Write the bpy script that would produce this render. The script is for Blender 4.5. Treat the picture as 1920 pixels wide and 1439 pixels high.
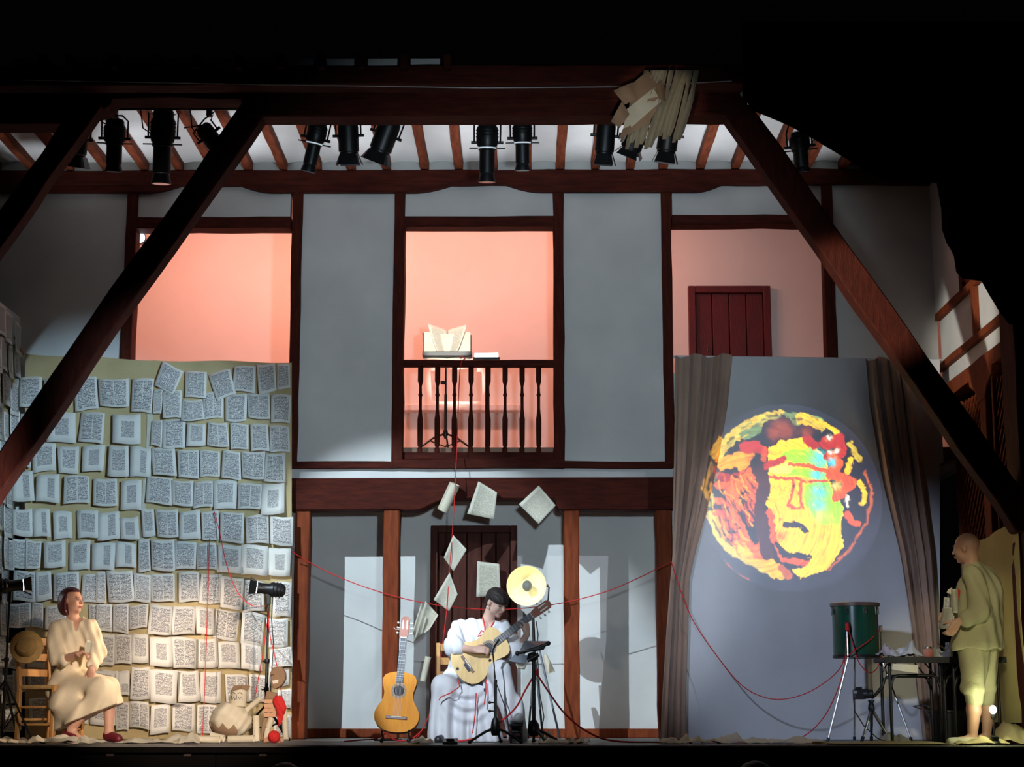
import bpy, bmesh, math, random
import numpy as np
from mathutils import Vector, Matrix, noise as mnoise

for o in list(bpy.data.objects):
    bpy.data.objects.remove(o)
random.seed(7)
SC = bpy.context.scene
COL = SC.collection

# ------------------------------------------------------------------ camera
F = 3300.0                      # focal length in pixels of the 1920x1439 frame
CZ = 0.246                      # eye height above the stage boards
PITCH = math.atan((1335 - 719.5) / F)
YAW = math.atan(20 / F)
cam_d = bpy.data.cameras.new('camera')
cam_d.sensor_width = 36.0
cam_d.lens = F / 1920 * 36.0
cam_d.clip_end = 200
cam = bpy.data.objects.new('camera', cam_d)
cam.location = (0, 0, CZ)
cam.rotation_euler = (math.pi / 2 + PITCH, 0, YAW)
COL.objects.link(cam)
SC.camera = cam
CAMR = cam.rotation_euler.to_matrix()

SC.view_settings.view_transform = 'Standard'
SC.view_settings.look = 'None'
SC.view_settings.gamma = 1.0
SC.view_settings.exposure = 0.0
SC.view_settings.use_curve_mapping = False

w = bpy.data.worlds.new('night')
SC.world = w
w.use_nodes = True
w.node_tree.nodes['Background'].inputs[0].default_value = (0.010, 0.010, 0.016, 1)
w.node_tree.nodes['Background'].inputs[1].default_value = 0.05


def ray(px, py):
    return CAMR @ Vector(((px - 960) / F, (719.5 - py) / F, -1.0))


def P(px, py, Y):
    d = ray(px, py)
    t = Y / d.y
    return Vector((d.x * t, Y, CZ + d.z * t))


def PX(px, py, X):
    d = ray(px, py)
    t = X / d.x
    return Vector((X, d.y * t, CZ + d.z * t))


YB = 16.2      # upper facade and posts
YL = 17.0      # recessed wall of the lower storey
Y1 = 13.55      # front beam and braces
YS = 13.3      # stage edge
YP = 14.7      # performers


def spot(name, loc, to, power, color, angle, blend=0.3, radius=0.08):
    l = bpy.data.lights.new(name, 'SPOT')
    l.energy = power
    l.color = color
    l.spot_size = math.radians(angle)
    l.spot_blend = blend
    l.shadow_soft_size = radius
    o = bpy.data.objects.new(name, l)
    o.location = loc
    o.rotation_euler = (Vector(to) - Vector(loc)).to_track_quat('-Z', 'Y').to_euler()
    COL.objects.link(o)
    return o


def point(name, loc, power, color, radius=0.05):
    l = bpy.data.lights.new(name, 'POINT')
    l.energy = power
    l.color = color
    l.shadow_soft_size = radius
    o = bpy.data.objects.new(name, l)
    o.location = loc
    COL.objects.link(o)
    return o


# ------------------------------------------------------------------ stage lanterns in the courtyard galleries (out of frame), with added fills and uplights
COOL = (0.72, 0.88, 1.0)
spot('gallery_lantern_key', (-4.5, 8.2, 5.6), P(880, 1260, YL), 3900, COOL, 20, 0.4, 0.03)
spot('gallery_lantern_cross', (4.4, 8.0, 5.6), P(1000, 1250, YL), 900, (0.80, 0.88, 1.0), 17, 0.6, 0.03)
spot('gallery_lantern_blue', (1.4, 6.6, 3.0), P(225, 890, YB), 3100, (0.54, 0.79, 1.0), 17, 0.7, 0.06)
spot('added_warm_wash', (-0.2, 7.2, 2.2), P(325, 1295, YP), 2500, (1.0, 0.82, 0.66), 19, 0.65, 0.06)  # warm wash added for the seated woman's front, no known lantern
spot('gallery_lantern_facade', (0.5, 5.0, 1.6), P(960, 720, YB), 1230, (0.68, 0.86, 1.0), 38, 0.8, 0.15)
spot('gallery_lantern_guitar', (-2.0, 8.2, 3.9), P(855, 1310, YP), 2000, (0.78, 0.89, 1.0), 11, 0.35, 0.05)
spot('gallery_lantern_cloth', (-0.8, 7.0, 2.6), P(1540, 1200, YB - .4), 1150, (0.62, 0.74, 1.0), 21, 0.8, 0.1)
spot('added_side_fill', (-1.5, 8.5, 3.2), P(1820, 630, YB - 1), 1900, (1.0, 0.98, 0.88), 10, 0.5, 0.1)  # fill added to brighten the right gallery panels
spot('added_man_fill', (2.2, 7.6, 2.4), P(1800, 1210, YP - .5), 520, (1.0, 0.92, 0.62), 13, 0.6, 0.1)  # extra yellow light added so the standing man reads brighter
spot('gallery_lantern_book', (-1.0, 6.0, 4.6), P(838, 640, YB + .4), 6500, (1.0, 0.98, 0.90), 3.2, 0.5, 0.02)
spot('added_bundle_fill', (0.4, 8.0, 2.6), P(1228, 208, Y1 - .6), 230, (1.0, 0.88, 0.72), 8, 0.5, 0.02)  # small spot added to lift the paper bundle
for k in range(7):
    fx = -4.2 + k * 1.08
    spot('added_ceiling_uplight', (fx, 12.6, -0.5), (fx, 15.35, 5.4), 1000, (0.84, 0.91, 1.0), 18, 0.8, 0.1)  # unseen uplights added in place of bounce light on the ceiling

# ------------------------------------------------------------------ materials
MATS = {}


def mk(name, c1, c2=None, scale=6.0, rough=0.6, bump=0.0, bscale=40.0, metal=0.0, stretch=None, emit=None, estr=0.0, sheen=0.0, spec=None):
    if name in MATS:
        return MATS[name]
    m = bpy.data.materials.new(name)
    m.use_nodes = True
    nt = m.node_tree
    b = nt.nodes['Principled BSDF']
    b.inputs['Roughness'].default_value = rough
    b.inputs['Metallic'].default_value = metal
    if spec is not None:
        b.inputs['Specular IOR Level'].default_value = spec
    if sheen:
        b.inputs['Sheen Weight'].default_value = sheen
    c2 = c2 or tuple(x * 0.82 for x in c1)
    tc = nt.nodes.new('ShaderNodeTexCoord')
    mp = nt.nodes.new('ShaderNodeMapping')
    if stretch:
        mp.inputs['Scale'].default_value = stretch
    nt.links.new(tc.outputs['Object'], mp.inputs[0])
    n = nt.nodes.new('ShaderNodeTexNoise')
    n.inputs['Scale'].default_value = scale
    n.inputs['Detail'].default_value = 5
    nt.links.new(mp.outputs[0], n.inputs['Vector'])
    r = nt.nodes.new('ShaderNodeValToRGB')
    r.color_ramp.elements[0].position = 0.34
    r.color_ramp.elements[0].color = (*c2, 1)
    r.color_ramp.elements[1].position = 0.66
    r.color_ramp.elements[1].color = (*c1, 1)
    nt.links.new(n.outputs['Fac'], r.inputs[0])
    nt.links.new(r.outputs[0], b.inputs['Base Color'])
    if bump:
        n2 = nt.nodes.new('ShaderNodeTexNoise')
        n2.inputs['Scale'].default_value = bscale
        n2.inputs['Detail'].default_value = 4
        nt.links.new(mp.outputs[0], n2.inputs['Vector'])
        bp = nt.nodes.new('ShaderNodeBump')
        bp.inputs['Strength'].default_value = bump
        bp.inputs['Distance'].default_value = 0.01
        nt.links.new(n2.outputs['Fac'], bp.inputs['Height'])
        nt.links.new(bp.outputs[0], b.inputs['Normal'])
    if emit:
        b.inputs['Emission Color'].default_value = (*emit, 1)
        b.inputs['Emission Strength'].default_value = estr
    MATS[name] = m
    return m


WOOD = mk('red_ochre_timber', (0.085, 0.014, 0.006), (0.046, 0.008, 0.004), 5, 0.75, 0.5, 18, stretch=(6, 6, 1), spec=0.15)
WOODH = mk('red_ochre_beam', (0.080, 0.013, 0.006), (0.042, 0.007, 0.004), 5, 0.75, 0.5, 18, stretch=(1, 6, 6), spec=0.15)
RAFT = mk('rafter_wood', (0.22, 0.052, 0.020), (0.12, 0.026, 0.011), 5, 0.75, 0.4, 18, stretch=(6, 1, 6), spec=0.2)
LPOST = mk('lower_post_wood', (0.24, 0.050, 0.012), (0.15, 0.027, 0.008), 4, 0.7, 0.4, 16, stretch=(7, 7, 1), spec=0.2)
DOORW = mk('door_wood', (0.075, 0.020, 0.012), (0.045, 0.012, 0.008), 5, 0.7, 0.3, 20, stretch=(6, 6, 1), spec=0.2)
DOORR = mk('red_door_wood', (0.11, 0.005, 0.006), (0.08, 0.004, 0.005), 5, 0.55, 0.3, 20, stretch=(6, 6, 1))
PLAST = mk('lime_plaster', (0.74, 0.73, 0.70), (0.64, 0.63, 0.61), 1.6, 0.9, 0.35, 9)
PLASTR = mk('room_plaster', (0.80, 0.76, 0.70), (0.74, 0.70, 0.64), 1.2, 0.9, 0.3, 9)
BLACK = mk('black_metal', (0.012, 0.012, 0.013), (0.006, 0.006, 0.007), 10, 0.42, 0.1, 60)
BLACKP = mk('black_plastic', (0.016, 0.016, 0.018), (0.01, 0.01, 0.011), 10, 0.5)
BLACKC = mk('black_cloth_and_shade', (0.0025, 0.0025, 0.003), (0.0015, 0.0015, 0.002), 6, 1.0, 0.4, 50, spec=0.02)
CHROME = mk('chrome', (0.75, 0.75, 0.76), (0.6, 0.6, 0.62), 12, 0.22, metal=1.0)
STAGE = mk('stage_boards', (0.20, 0.18, 0.16), (0.11, 0.10, 0.09), 3, 0.5, 0.2, 14, stretch=(1, 8, 8))
FASC = mk('black_fascia', (0.005, 0.004, 0.004), (0.003, 0.0025, 0.0025), 4, 0.95, 0.2, 20, spec=0.05)
BEIGE = mk('beige_cloth', (0.54, 0.43, 0.23), (0.46, 0.36, 0.18), 3, 0.95, 0.25, 30)
CURT = mk('taupe_curtain', (0.42, 0.28, 0.21), (0.34, 0.22, 0.165), 3, 0.92, 0.2, 60, sheen=0.2)
SHEET = mk('white_sheet', (0.62, 0.62, 0.64), (0.56, 0.56, 0.58), 2, 0.95, 0.15, 40)
YELC = mk('yellow_cloth', (0.66, 0.55, 0.22), (0.58, 0.47, 0.18), 3, 0.95, 0.2, 40)
PAPER = mk('aged_paper', (0.70, 0.64, 0.50), (0.62, 0.55, 0.41), 5, 0.9, 0.3, 30)
PAPERB = mk('brown_paper', (0.36, 0.23, 0.14), (0.29, 0.18, 0.11), 5, 0.85, 0.3, 30)
PAPERC = mk('cream_paper', (0.78, 0.72, 0.58), (0.70, 0.62, 0.47), 8, 0.85, 0.4, 20)
REDS = mk('red_yarn', (0.75, 0.03, 0.03), (0.60, 0.02, 0.02), 60, 0.85, 0.4, 120)
SKIN = mk('skin', (0.62, 0.34, 0.24), (0.57, 0.30, 0.21), 9, 0.5)
SKINP = mk('pale_skin', (0.74, 0.47, 0.38), (0.70, 0.42, 0.33), 9, 0.5)
LIPS = mk('lips', (0.45, 0.13, 0.11), None, 20, 0.45)
EYEW = mk('eye_white', (0.75, 0.73, 0.70), None, 20, 0.3)
EYED = mk('eye_dark', (0.03, 0.02, 0.015), None, 20, 0.25)
PINE = mk('pine_wood', (0.52, 0.27, 0.085), (0.42, 0.20, 0.06), 6, 0.5, 0.15, 30, stretch=(5, 5, 1))
RUSH = mk('rush_seat', (0.50, 0.32, 0.12), (0.36, 0.22, 0.08), 18, 0.85, 0.5, 40, stretch=(1, 8, 1))
WHITEC = mk('white_cotton', (0.74, 0.74, 0.78), (0.69, 0.69, 0.73), 5, 0.9, 0.2, 50)
CREAMC = mk('cream_cotton', (0.75, 0.64, 0.47), (0.68, 0.57, 0.41), 5, 0.9, 0.2, 50)
LINEN = mk('linen_jacket', (0.50, 0.46, 0.27), (0.43, 0.39, 0.23), 5, 0.95, 0.3, 70)
INK = mk('ink', (0.03, 0.03, 0.04), None, 20, 0.8)


# ------------------------------------------------------------------ objects
def tag(o, label=None, cat=None, group=None, kind=None):
    if label: o['label'] = label
    if cat: o['category'] = cat
    if group: o['group'] = group
    if kind: o['kind'] = kind
    return o


def thing(name, loc, label, cat, group=None, kind=None):
    o = bpy.data.objects.new(name, None)
    o.empty_display_size = 0.1
    o.location = loc
    COL.objects.link(o)
    return tag(o, label, cat, group, kind)


def wloc(o):
    v = Vector((0, 0, 0))
    while o is not None:
        v = v + o.location
        o = o.parent
    return v


def link(name, me, mat, parent=None, loc=None):
    o = bpy.data.objects.new(name, me)
    if mat is not None and not me.materials:
        me.materials.append(mat)
    COL.objects.link(o)
    if parent is not None:
        o.parent = parent
    if loc is not None:
        o.location = loc
    return o


class MB:
    """collects shapes in world coordinates and links them as one mesh object"""

    def __init__(self):
        self.v, self.f, self.uv, self.uv2 = [], [], None, None

    def add(self, vs, fs):
        n = len(self.v)
        self.v += [tuple(x) for x in vs]
        self.f += [tuple(i + n for i in f) for f in fs]
        return self

    def box(self, a, b):
        (x0, y0, z0), (x1, y1, z1) = a, b
        x0, x1 = min(x0, x1), max(x0, x1); y0, y1 = min(y0, y1), max(y0, y1); z0, z1 = min(z0, z1), max(z0, z1)
        return self.add([(x0, y0, z0), (x1, y0, z0), (x1, y1, z0), (x0, y1, z0), (x0, y0, z1), (x1, y0, z1), (x1, y1, z1), (x0, y1, z1)],
                        [(0, 3, 2, 1), (4, 5, 6, 7), (0, 1, 5, 4), (1, 2, 6, 5), (2, 3, 7, 6), (3, 0, 4, 7)])

    def obox(self, c, ax, ay, az):
        c, ax, ay, az = Vector(c), Vector(ax), Vector(ay), Vector(az)
        vs = [c + sx * ax + sy * ay + sz * az for sz in (-1, 1) for sx, sy in ((-1, -1), (1, -1), (1, 1), (-1, 1))]
        return self.add(vs, [(0, 3, 2, 1), (4, 5, 6, 7), (0, 1, 5, 4), (1, 2, 6, 5), (2, 3, 7, 6), (3, 0, 4, 7)])

    def sweep_rect(self, secs):
        """secs: list of four-corner sections"""
        n0 = len(self.v)
        for s in secs:
            self.v += [tuple(x) for x in s]
        for i in range(len(secs) - 1):
            a = n0 + 4 * i
            for k in range(4):
                self.f.append((a + k, a + (k + 1) % 4, a + 4 + (k + 1) % 4, a + 4 + k))
        self.f.append((n0 + 3, n0 + 2, n0 + 1, n0))
        e = n0 + 4 * (len(secs) - 1)
        self.f.append((e, e + 1, e + 2, e + 3))
        return self

    def tube(self, pts, rad, n=8):
        pts = [Vector(p) for p in pts]
        if not isinstance(rad, (list, tuple)):
            rad = [rad] * len(pts)
        n0 = len(self.v)
        prev = None
        for i, p in enumerate(pts):
            d = (pts[min(i + 1, len(pts) - 1)] - pts[max(i - 1, 0)])
            d = d.normalized() if d.length > 1e-9 else Vector((0, 0, 1))
            if prev is None:
                u = d.orthogonal().normalized()
            else:
                u = prev - d * prev.dot(d)
                u = u.normalized() if u.length > 1e-6 else d.orthogonal().normalized()
            prev = u
            v = d.cross(u)
            for k in range(n):
                a = 2 * math.pi * k / n
                self.v.append(tuple(p + (u * math.cos(a) + v * math.sin(a)) * rad[i]))
        for i in range(len(pts) - 1):
            for k in range(n):
                a = n0 + i * n + k; b = n0 + i * n + (k + 1) % n
                self.f.append((a, b, b + n, a + n))
        self.f.append(tuple(n0 + k for k in reversed(range(n))))
        e = n0 + (len(pts) - 1) * n
        self.f.append(tuple(e + k for k in range(n)))
        return self

    def lathe(self, prof, org, axis=(0, 0, 1), n=20, caps=True):
        org = Vector(org); d = Vector(axis).normalized()
        u = d.orthogonal().normalized(); v = d.cross(u)
        n0 = len(self.v)
        for r, h in prof:
            for k in range(n):
                a = 2 * math.pi * k / n
                self.v.append(tuple(org + d * h + (u * math.cos(a) + v * math.sin(a)) * max(r, 1e-4)))
        for i in range(len(prof) - 1):
            for k in range(n):
                a = n0 + i * n + k; b = n0 + i * n + (k + 1) % n
                self.f.append((a, b, b + n, a + n))
        if caps:
            self.f.append(tuple(n0 + k for k in reversed(range(n))))
            e = n0 + (len(prof) - 1) * n
            self.f.append(tuple(e + k for k in range(n)))
        return self

    def ball(self, c, r, n=14, m=9, rot=None):
        c = Vector(c)
        if not isinstance(r, (list, tuple)):
            r = (r, r, r)
        n0 = len(self.v)
        for i in range(m + 1):
            t = math.pi * (0.02 + 0.96 * i / m)
            for k in range(n):
                a = 2 * math.pi * k / n
                q = Vector((r[0] * math.sin(t) * math.cos(a), r[1] * math.sin(t) * math.sin(a), -r[2] * math.cos(t)))
                if rot is not None:
                    q = rot @ q
                self.v.append(tuple(c + q))
        for i in range(m):
            for k in range(n):
                a = n0 + i * n + k; b = n0 + i * n + (k + 1) % n
                self.f.append((a, b, b + n, a + n))
        self.f.append(tuple(n0 + k for k in reversed(range(n))))
        e = n0 + m * n
        self.f.append(tuple(e + k for k in range(n)))
        return self

    def prism(self, pts, ext):
        """planar polygon extruded by ext"""
        pts = [Vector(p) for p in pts]; ext = Vector(ext)
        n = len(pts); n0 = len(self.v)
        self.v += [tuple(p) for p in pts] + [tuple(p + ext) for p in pts]
        self.f.append(tuple(n0 + i for i in range(n)))
        self.f.append(tuple(n0 + n + i for i in reversed(range(n))))
        for i in range(n):
            j = (i + 1) % n
            self.f.append((n0 + i, n0 + n + i, n0 + n + j, n0 + j))
        return self

    def sheet(self, g, th=0.0):
        """g: rows of points; th: thickness along the normal (both faces and a rim)"""
        nr, nc = len(g), len(g[0])
        n0 = len(self.v)
        for r in g:
            self.v += [tuple(p) for p in r]
        idx = lambda i, j: n0 + i * nc + j
        top = [(idx(i, j), idx(i, j + 1), idx(i + 1, j + 1), idx(i + 1, j)) for i in range(nr - 1) for j in range(nc - 1)]
        self.f += top
        if th:
            V = Vector
            n1 = len(self.v)
            for i in range(nr):
                for j in range(nc):
                    a = V(g[min(i + 1, nr - 1)][j]) - V(g[max(i - 1, 0)][j])
                    b = V(g[i][min(j + 1, nc - 1)]) - V(g[i][max(j - 1, 0)])
                    nn = a.cross(b)
                    nn = nn.normalized() if nn.length > 1e-9 else V((0, 1, 0))
                    self.v.append(tuple(V(g[i][j]) + nn * th))
            k = n1 - n0
            self.f += [tuple(q + k for q in reversed(f)) for f in top]
            rim = [idx(0, j) for j in range(nc)] + [idx(i, nc - 1) for i in range(1, nr)] + [idx(nr - 1, j) for j in range(nc - 2, -1, -1)] + [idx(i, 0) for i in range(nr - 2, 0, -1)]
            for a, b in zip(rim, rim[1:] + rim[:1]):
                self.f.append((b, a, a + k, b + k))
        return self

    def build(self, name, mat, parent=None, smooth=None, bevel=0.0, origin=None, segs=1):
        base = wloc(parent) if parent is not None else (Vector(origin) if origin is not None else Vector((0, 0, 0)))
        me = bpy.data.meshes.new(name)
        me.from_pydata([(x - base.x, y - base.y, z - base.z) for x, y, z in self.v], [], self.f)
        bm = bmesh.new()
        bm.from_mesh(me)
        bmesh.ops.recalc_face_normals(bm, faces=bm.faces)
        if bevel:
            ed = [e for e in bm.edges if len(e.link_faces) == 2 and e.calc_face_angle(0) > 0.5]
            bmesh.ops.bevel(bm, geom=ed, offset=bevel, segments=segs, affect='EDGES', profile=0.5, clamp_overlap=True)
        bm.to_mesh(me)
        bm.free()
        if smooth:
            me.shade_smooth()
            me.set_sharp_from_angle(angle=math.radians(smooth))
        me.update()
        o = link(name, me, mat, parent)
        if parent is None and origin is not None:
            o.location = origin
        return o


def rect(x0, y0, x1, y1, Y):
    """pixel rectangle on a plane of depth Y -> world X0, X1, Z0, Z1"""
    xm, ym = (x0 + x1) / 2, (y0 + y1) / 2
    return P(x0, ym, Y).x, P(x1, ym, Y).x, P(xm, y1, Y).z, P(xm, y0, Y).z


def pbox(x0, y0, x1, y1, Y, d, mb=None):
    X0, X1, Z0, Z1 = rect(x0, y0, x1, y1, Y)
    mb = mb or MB()
    mb.box((X0, Y, Z0), (X1, Y + d, Z1))
    return mb


def hewn(x0, y0, x1, y1, Y, d, j=0.005, n=None, mb=None):
    """hand-hewn timber: a box whose sections wander a little"""
    X0, X1, Z0, Z1 = rect(x0, y0, x1, y1, Y)
    return hewn_w(X0, X1, Y, Y + d, Z0, Z1, j, n, mb)


def hewn_w(X0, X1, Ya, Yb, Z0, Z1, j=0.005, n=None, mb=None):
    mb = mb or MB()
    L = [X1 - X0, Yb - Ya, Z1 - Z0]
    ax = L.index(max(L))
    n = n or max(2, int(L[ax] / 0.28))
    secs = []
    jt = lambda: random.uniform(-j, j)
    for i in range(n + 1):
        t = i / n
        if ax == 2:
            z = Z0 + t * L[2]
            secs.append([(X0 + jt(), Ya + jt(), z), (X1 + jt(), Ya + jt(), z), (X1 + jt(), Yb, z), (X0 + jt(), Yb, z)])
        elif ax == 0:
            x = X0 + t * L[0]
            secs.append([(x, Ya + jt(), Z0 + jt()), (x, Yb, Z0 + jt()), (x, Yb, Z1 + jt()), (x, Ya + jt(), Z1 + jt())])
        else:
            y = Ya + t * L[1]
            secs.append([(X0 + jt(), y, Z0 + jt()), (X0 + jt(), y, Z1 + jt()), (X1 + jt(), y, Z1 + jt()), (X1 + jt(), y, Z0 + jt())])
    mb.sweep_rect(secs)
    return mb


# ------------------------------------------------------------------ signed-distance modelling for bodies and cloth
def nets(D, org, vox):
    """surface nets over a scalar grid -> vertices, quads"""
    S = D < 0
    nx, ny, nz = D.shape
    c = [S[i:nx - 1 + i, j:ny - 1 + j, k:nz - 1 + k] for i in (0, 1) for j in (0, 1) for k in (0, 1)]
    s = sum(x.astype(np.int8) for x in c)
    I = np.argwhere((s > 0) & (s < 8))
    vid = -np.ones((nx - 1, ny - 1, nz - 1), np.int64)
    vid[I[:, 0], I[:, 1], I[:, 2]] = np.arange(len(I))
    off = [(i, j, k) for i in (0, 1) for j in (0, 1) for k in (0, 1)]
    val = [D[I[:, 0] + a, I[:, 1] + b, I[:, 2] + e] for a, b, e in off]
    acc = np.zeros((len(I), 3)); cnt = np.zeros(len(I))
    for p in range(8):
        for q in range(p + 1, 8):
            if sum(abs(off[p][t] - off[q][t]) for t in range(3)) != 1:
                continue
            m = (val[p] < 0) != (val[q] < 0)
            t = np.where(m, val[p] / np.where(m, val[p] - val[q], 1), 0)
            pos = np.array(off[p])[None, :] + t[:, None] * (np.array(off[q]) - np.array(off[p]))[None, :]
            acc += pos * m[:, None]; cnt += m
    V = (I + acc / cnt[:, None]) * vox + np.array(org)[None, :]
    Q = []
    for ax in range(3):
        A = S if ax == 0 else S
        sl0 = [slice(None)] * 3; sl1 = [slice(None)] * 3
        sl0[ax] = slice(0, -1); sl1[ax] = slice(1, None)
        ch = A[tuple(sl0)] != A[tuple(sl1)]
        E = np.argwhere(ch)
        b, d = [(1, 2), (2, 0), (0, 1)][ax]
        ok = (E[:, b] > 0) & (E[:, d] > 0) & (E[:, b] < D.shape[b] - 1) & (E[:, d] < D.shape[d] - 1)
        E = E[ok]
        def cell(db, dd):
            e = E.copy(); e[:, b] += db; e[:, d] += dd
            return vid[e[:, 0], e[:, 1], e[:, 2]]
        q = np.stack([cell(-1, -1), cell(0, -1), cell(0, 0), cell(-1, 0)], 1)
        ins = S[E[:, 0], E[:, 1], E[:, 2]]
        q[~ins] = q[~ins][:, ::-1]
        Q.append(q)
    return V, np.concatenate(Q)


def sdf_obj(name, prims, vox, mat, parent=None, origin=None, post=None, smooth_it=2, label=None):
    """prims: ('c', a, b, ra, rb, k) tapered capsule | ('e', centre, radii, rot or None, k) ellipsoid"""
    lo = np.full(3, 1e9); hi = -lo
    for p in prims:
        if p[0] == 'c':
            for q, r in ((p[1], p[3]), (p[2], p[4])):
                lo = np.minimum(lo, np.array(q) - r); hi = np.maximum(hi, np.array(q) + r)
        else:
            r = max(p[2]); lo = np.minimum(lo, np.array(p[1]) - r); hi = np.maximum(hi, np.array(p[1]) + r)
    lo -= 0.03 + 2 * vox; hi += 0.03 + 2 * vox
    n = np.ceil((hi - lo) / vox).astype(int) + 1
    ax = [(lo[i] + vox * np.arange(n[i])).astype(np.float32) for i in range(3)]
    D = np.full(n, 10.0, np.float32)
    for p in prims:
        k = p[-1]
        if p[0] == 'c':
            a, b = np.array(p[1], float), np.array(p[2], float); R = max(p[3], p[4])
            l, h = np.minimum(a, b) - R, np.maximum(a, b) + R
        else:
            R = max(p[2]); l, h = np.array(p[1]) - R, np.array(p[1]) + R
        m = k * 1.1 + 3 * vox
        i0 = np.clip(np.floor((l - m - lo) / vox).astype(int), 0, n); i1 = np.clip(np.ceil((h + m - lo) / vox).astype(int) + 1, 0, n)
        sl = tuple(slice(i0[t], i1[t]) for t in range(3))
        X, Y, Z = ax[0][sl[0]][:, None, None], ax[1][sl[1]][None, :, None], ax[2][sl[2]][None, None, :]
        if p[0] == 'c':
            ab = b - a; L2 = max(float(ab @ ab), 1e-9)
            t = np.clip(((X - a[0]) * ab[0] + (Y - a[1]) * ab[1] + (Z - a[2]) * ab[2]) / L2, 0, 1)
            d = np.sqrt((X - a[0] - t * ab[0]) ** 2 + (Y - a[1] - t * ab[1]) ** 2 + (Z - a[2] - t * ab[2]) ** 2) - (p[3] + (p[4] - p[3]) * t)
        else:
            c0, r = p[1], p[2]
            dx, dy, dz = X - c0[0], Y - c0[1], Z - c0[2]
            if p[3] is not None:
                R3 = p[3]
                q = [R3[0][i] * dx + R3[1][i] * dy + R3[2][i] * dz for i in range(3)]
            else:
                q = [dx, dy, dz]
            k0 = np.sqrt((q[0] / r[0]) ** 2 + (q[1] / r[1]) ** 2 + (q[2] / r[2]) ** 2)
            k1 = np.sqrt((q[0] / r[0] ** 2) ** 2 + (q[1] / r[1] ** 2) ** 2 + (q[2] / r[2] ** 2) ** 2)
            d = np.where(k1 > 1e-6, k0 * (k0 - 1) / np.maximum(k1, 1e-6), -min(r))
        B = D[sl]
        if k > 0:
            h_ = np.maximum(k - np.abs(B - d), 0) / k
            D[sl] = np.minimum(B, d) - h_ * h_ * k * 0.25
        else:
            D[sl] = np.minimum(B, d)
    if post is not None:
        D = post(ax[0][:, None, None], ax[1][None, :, None], ax[2][None, None, :], D)
    V, Q = nets(D, lo, vox)
    base = wloc(parent) if parent is not None else Vector(origin or (0, 0, 0))
    V = V - np.array(base)[None, :]
    me = bpy.data.meshes.new(name)
    me.from_pydata(V.tolist(), [], Q.tolist())
    if smooth_it:
        bm = bmesh.new(); bm.from_mesh(me)
        for _ in range(smooth_it):
            bmesh.ops.smooth_vert(bm, verts=bm.verts, factor=0.5, use_axis_x=True, use_axis_y=True, use_axis_z=True)
        bm.to_mesh(me); bm.free()
    me.shade_smooth()
    o = link(name, me, mat, parent)
    if parent is None:
        o.location = base
    return o


def C(a, b, ra, rb=None, k=0.02):
    return ('c', tuple(a), tuple(b), ra, ra if rb is None else rb, k)


def E(c, r, rot=None, k=0.02):
    return ('e', tuple(c), tuple(r), rot, k)


def frame(fwd, up):
    """columns: side, forward, up"""
    f = Vector(fwd).normalized(); s = f.cross(Vector(up)).normalized(); u = s.cross(f)
    return Matrix((s, f, u)).transposed()


def fbm(x, y, z=0.0, s=1.0):
    return mnoise.noise(Vector((x * s, y * s, z)))


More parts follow.
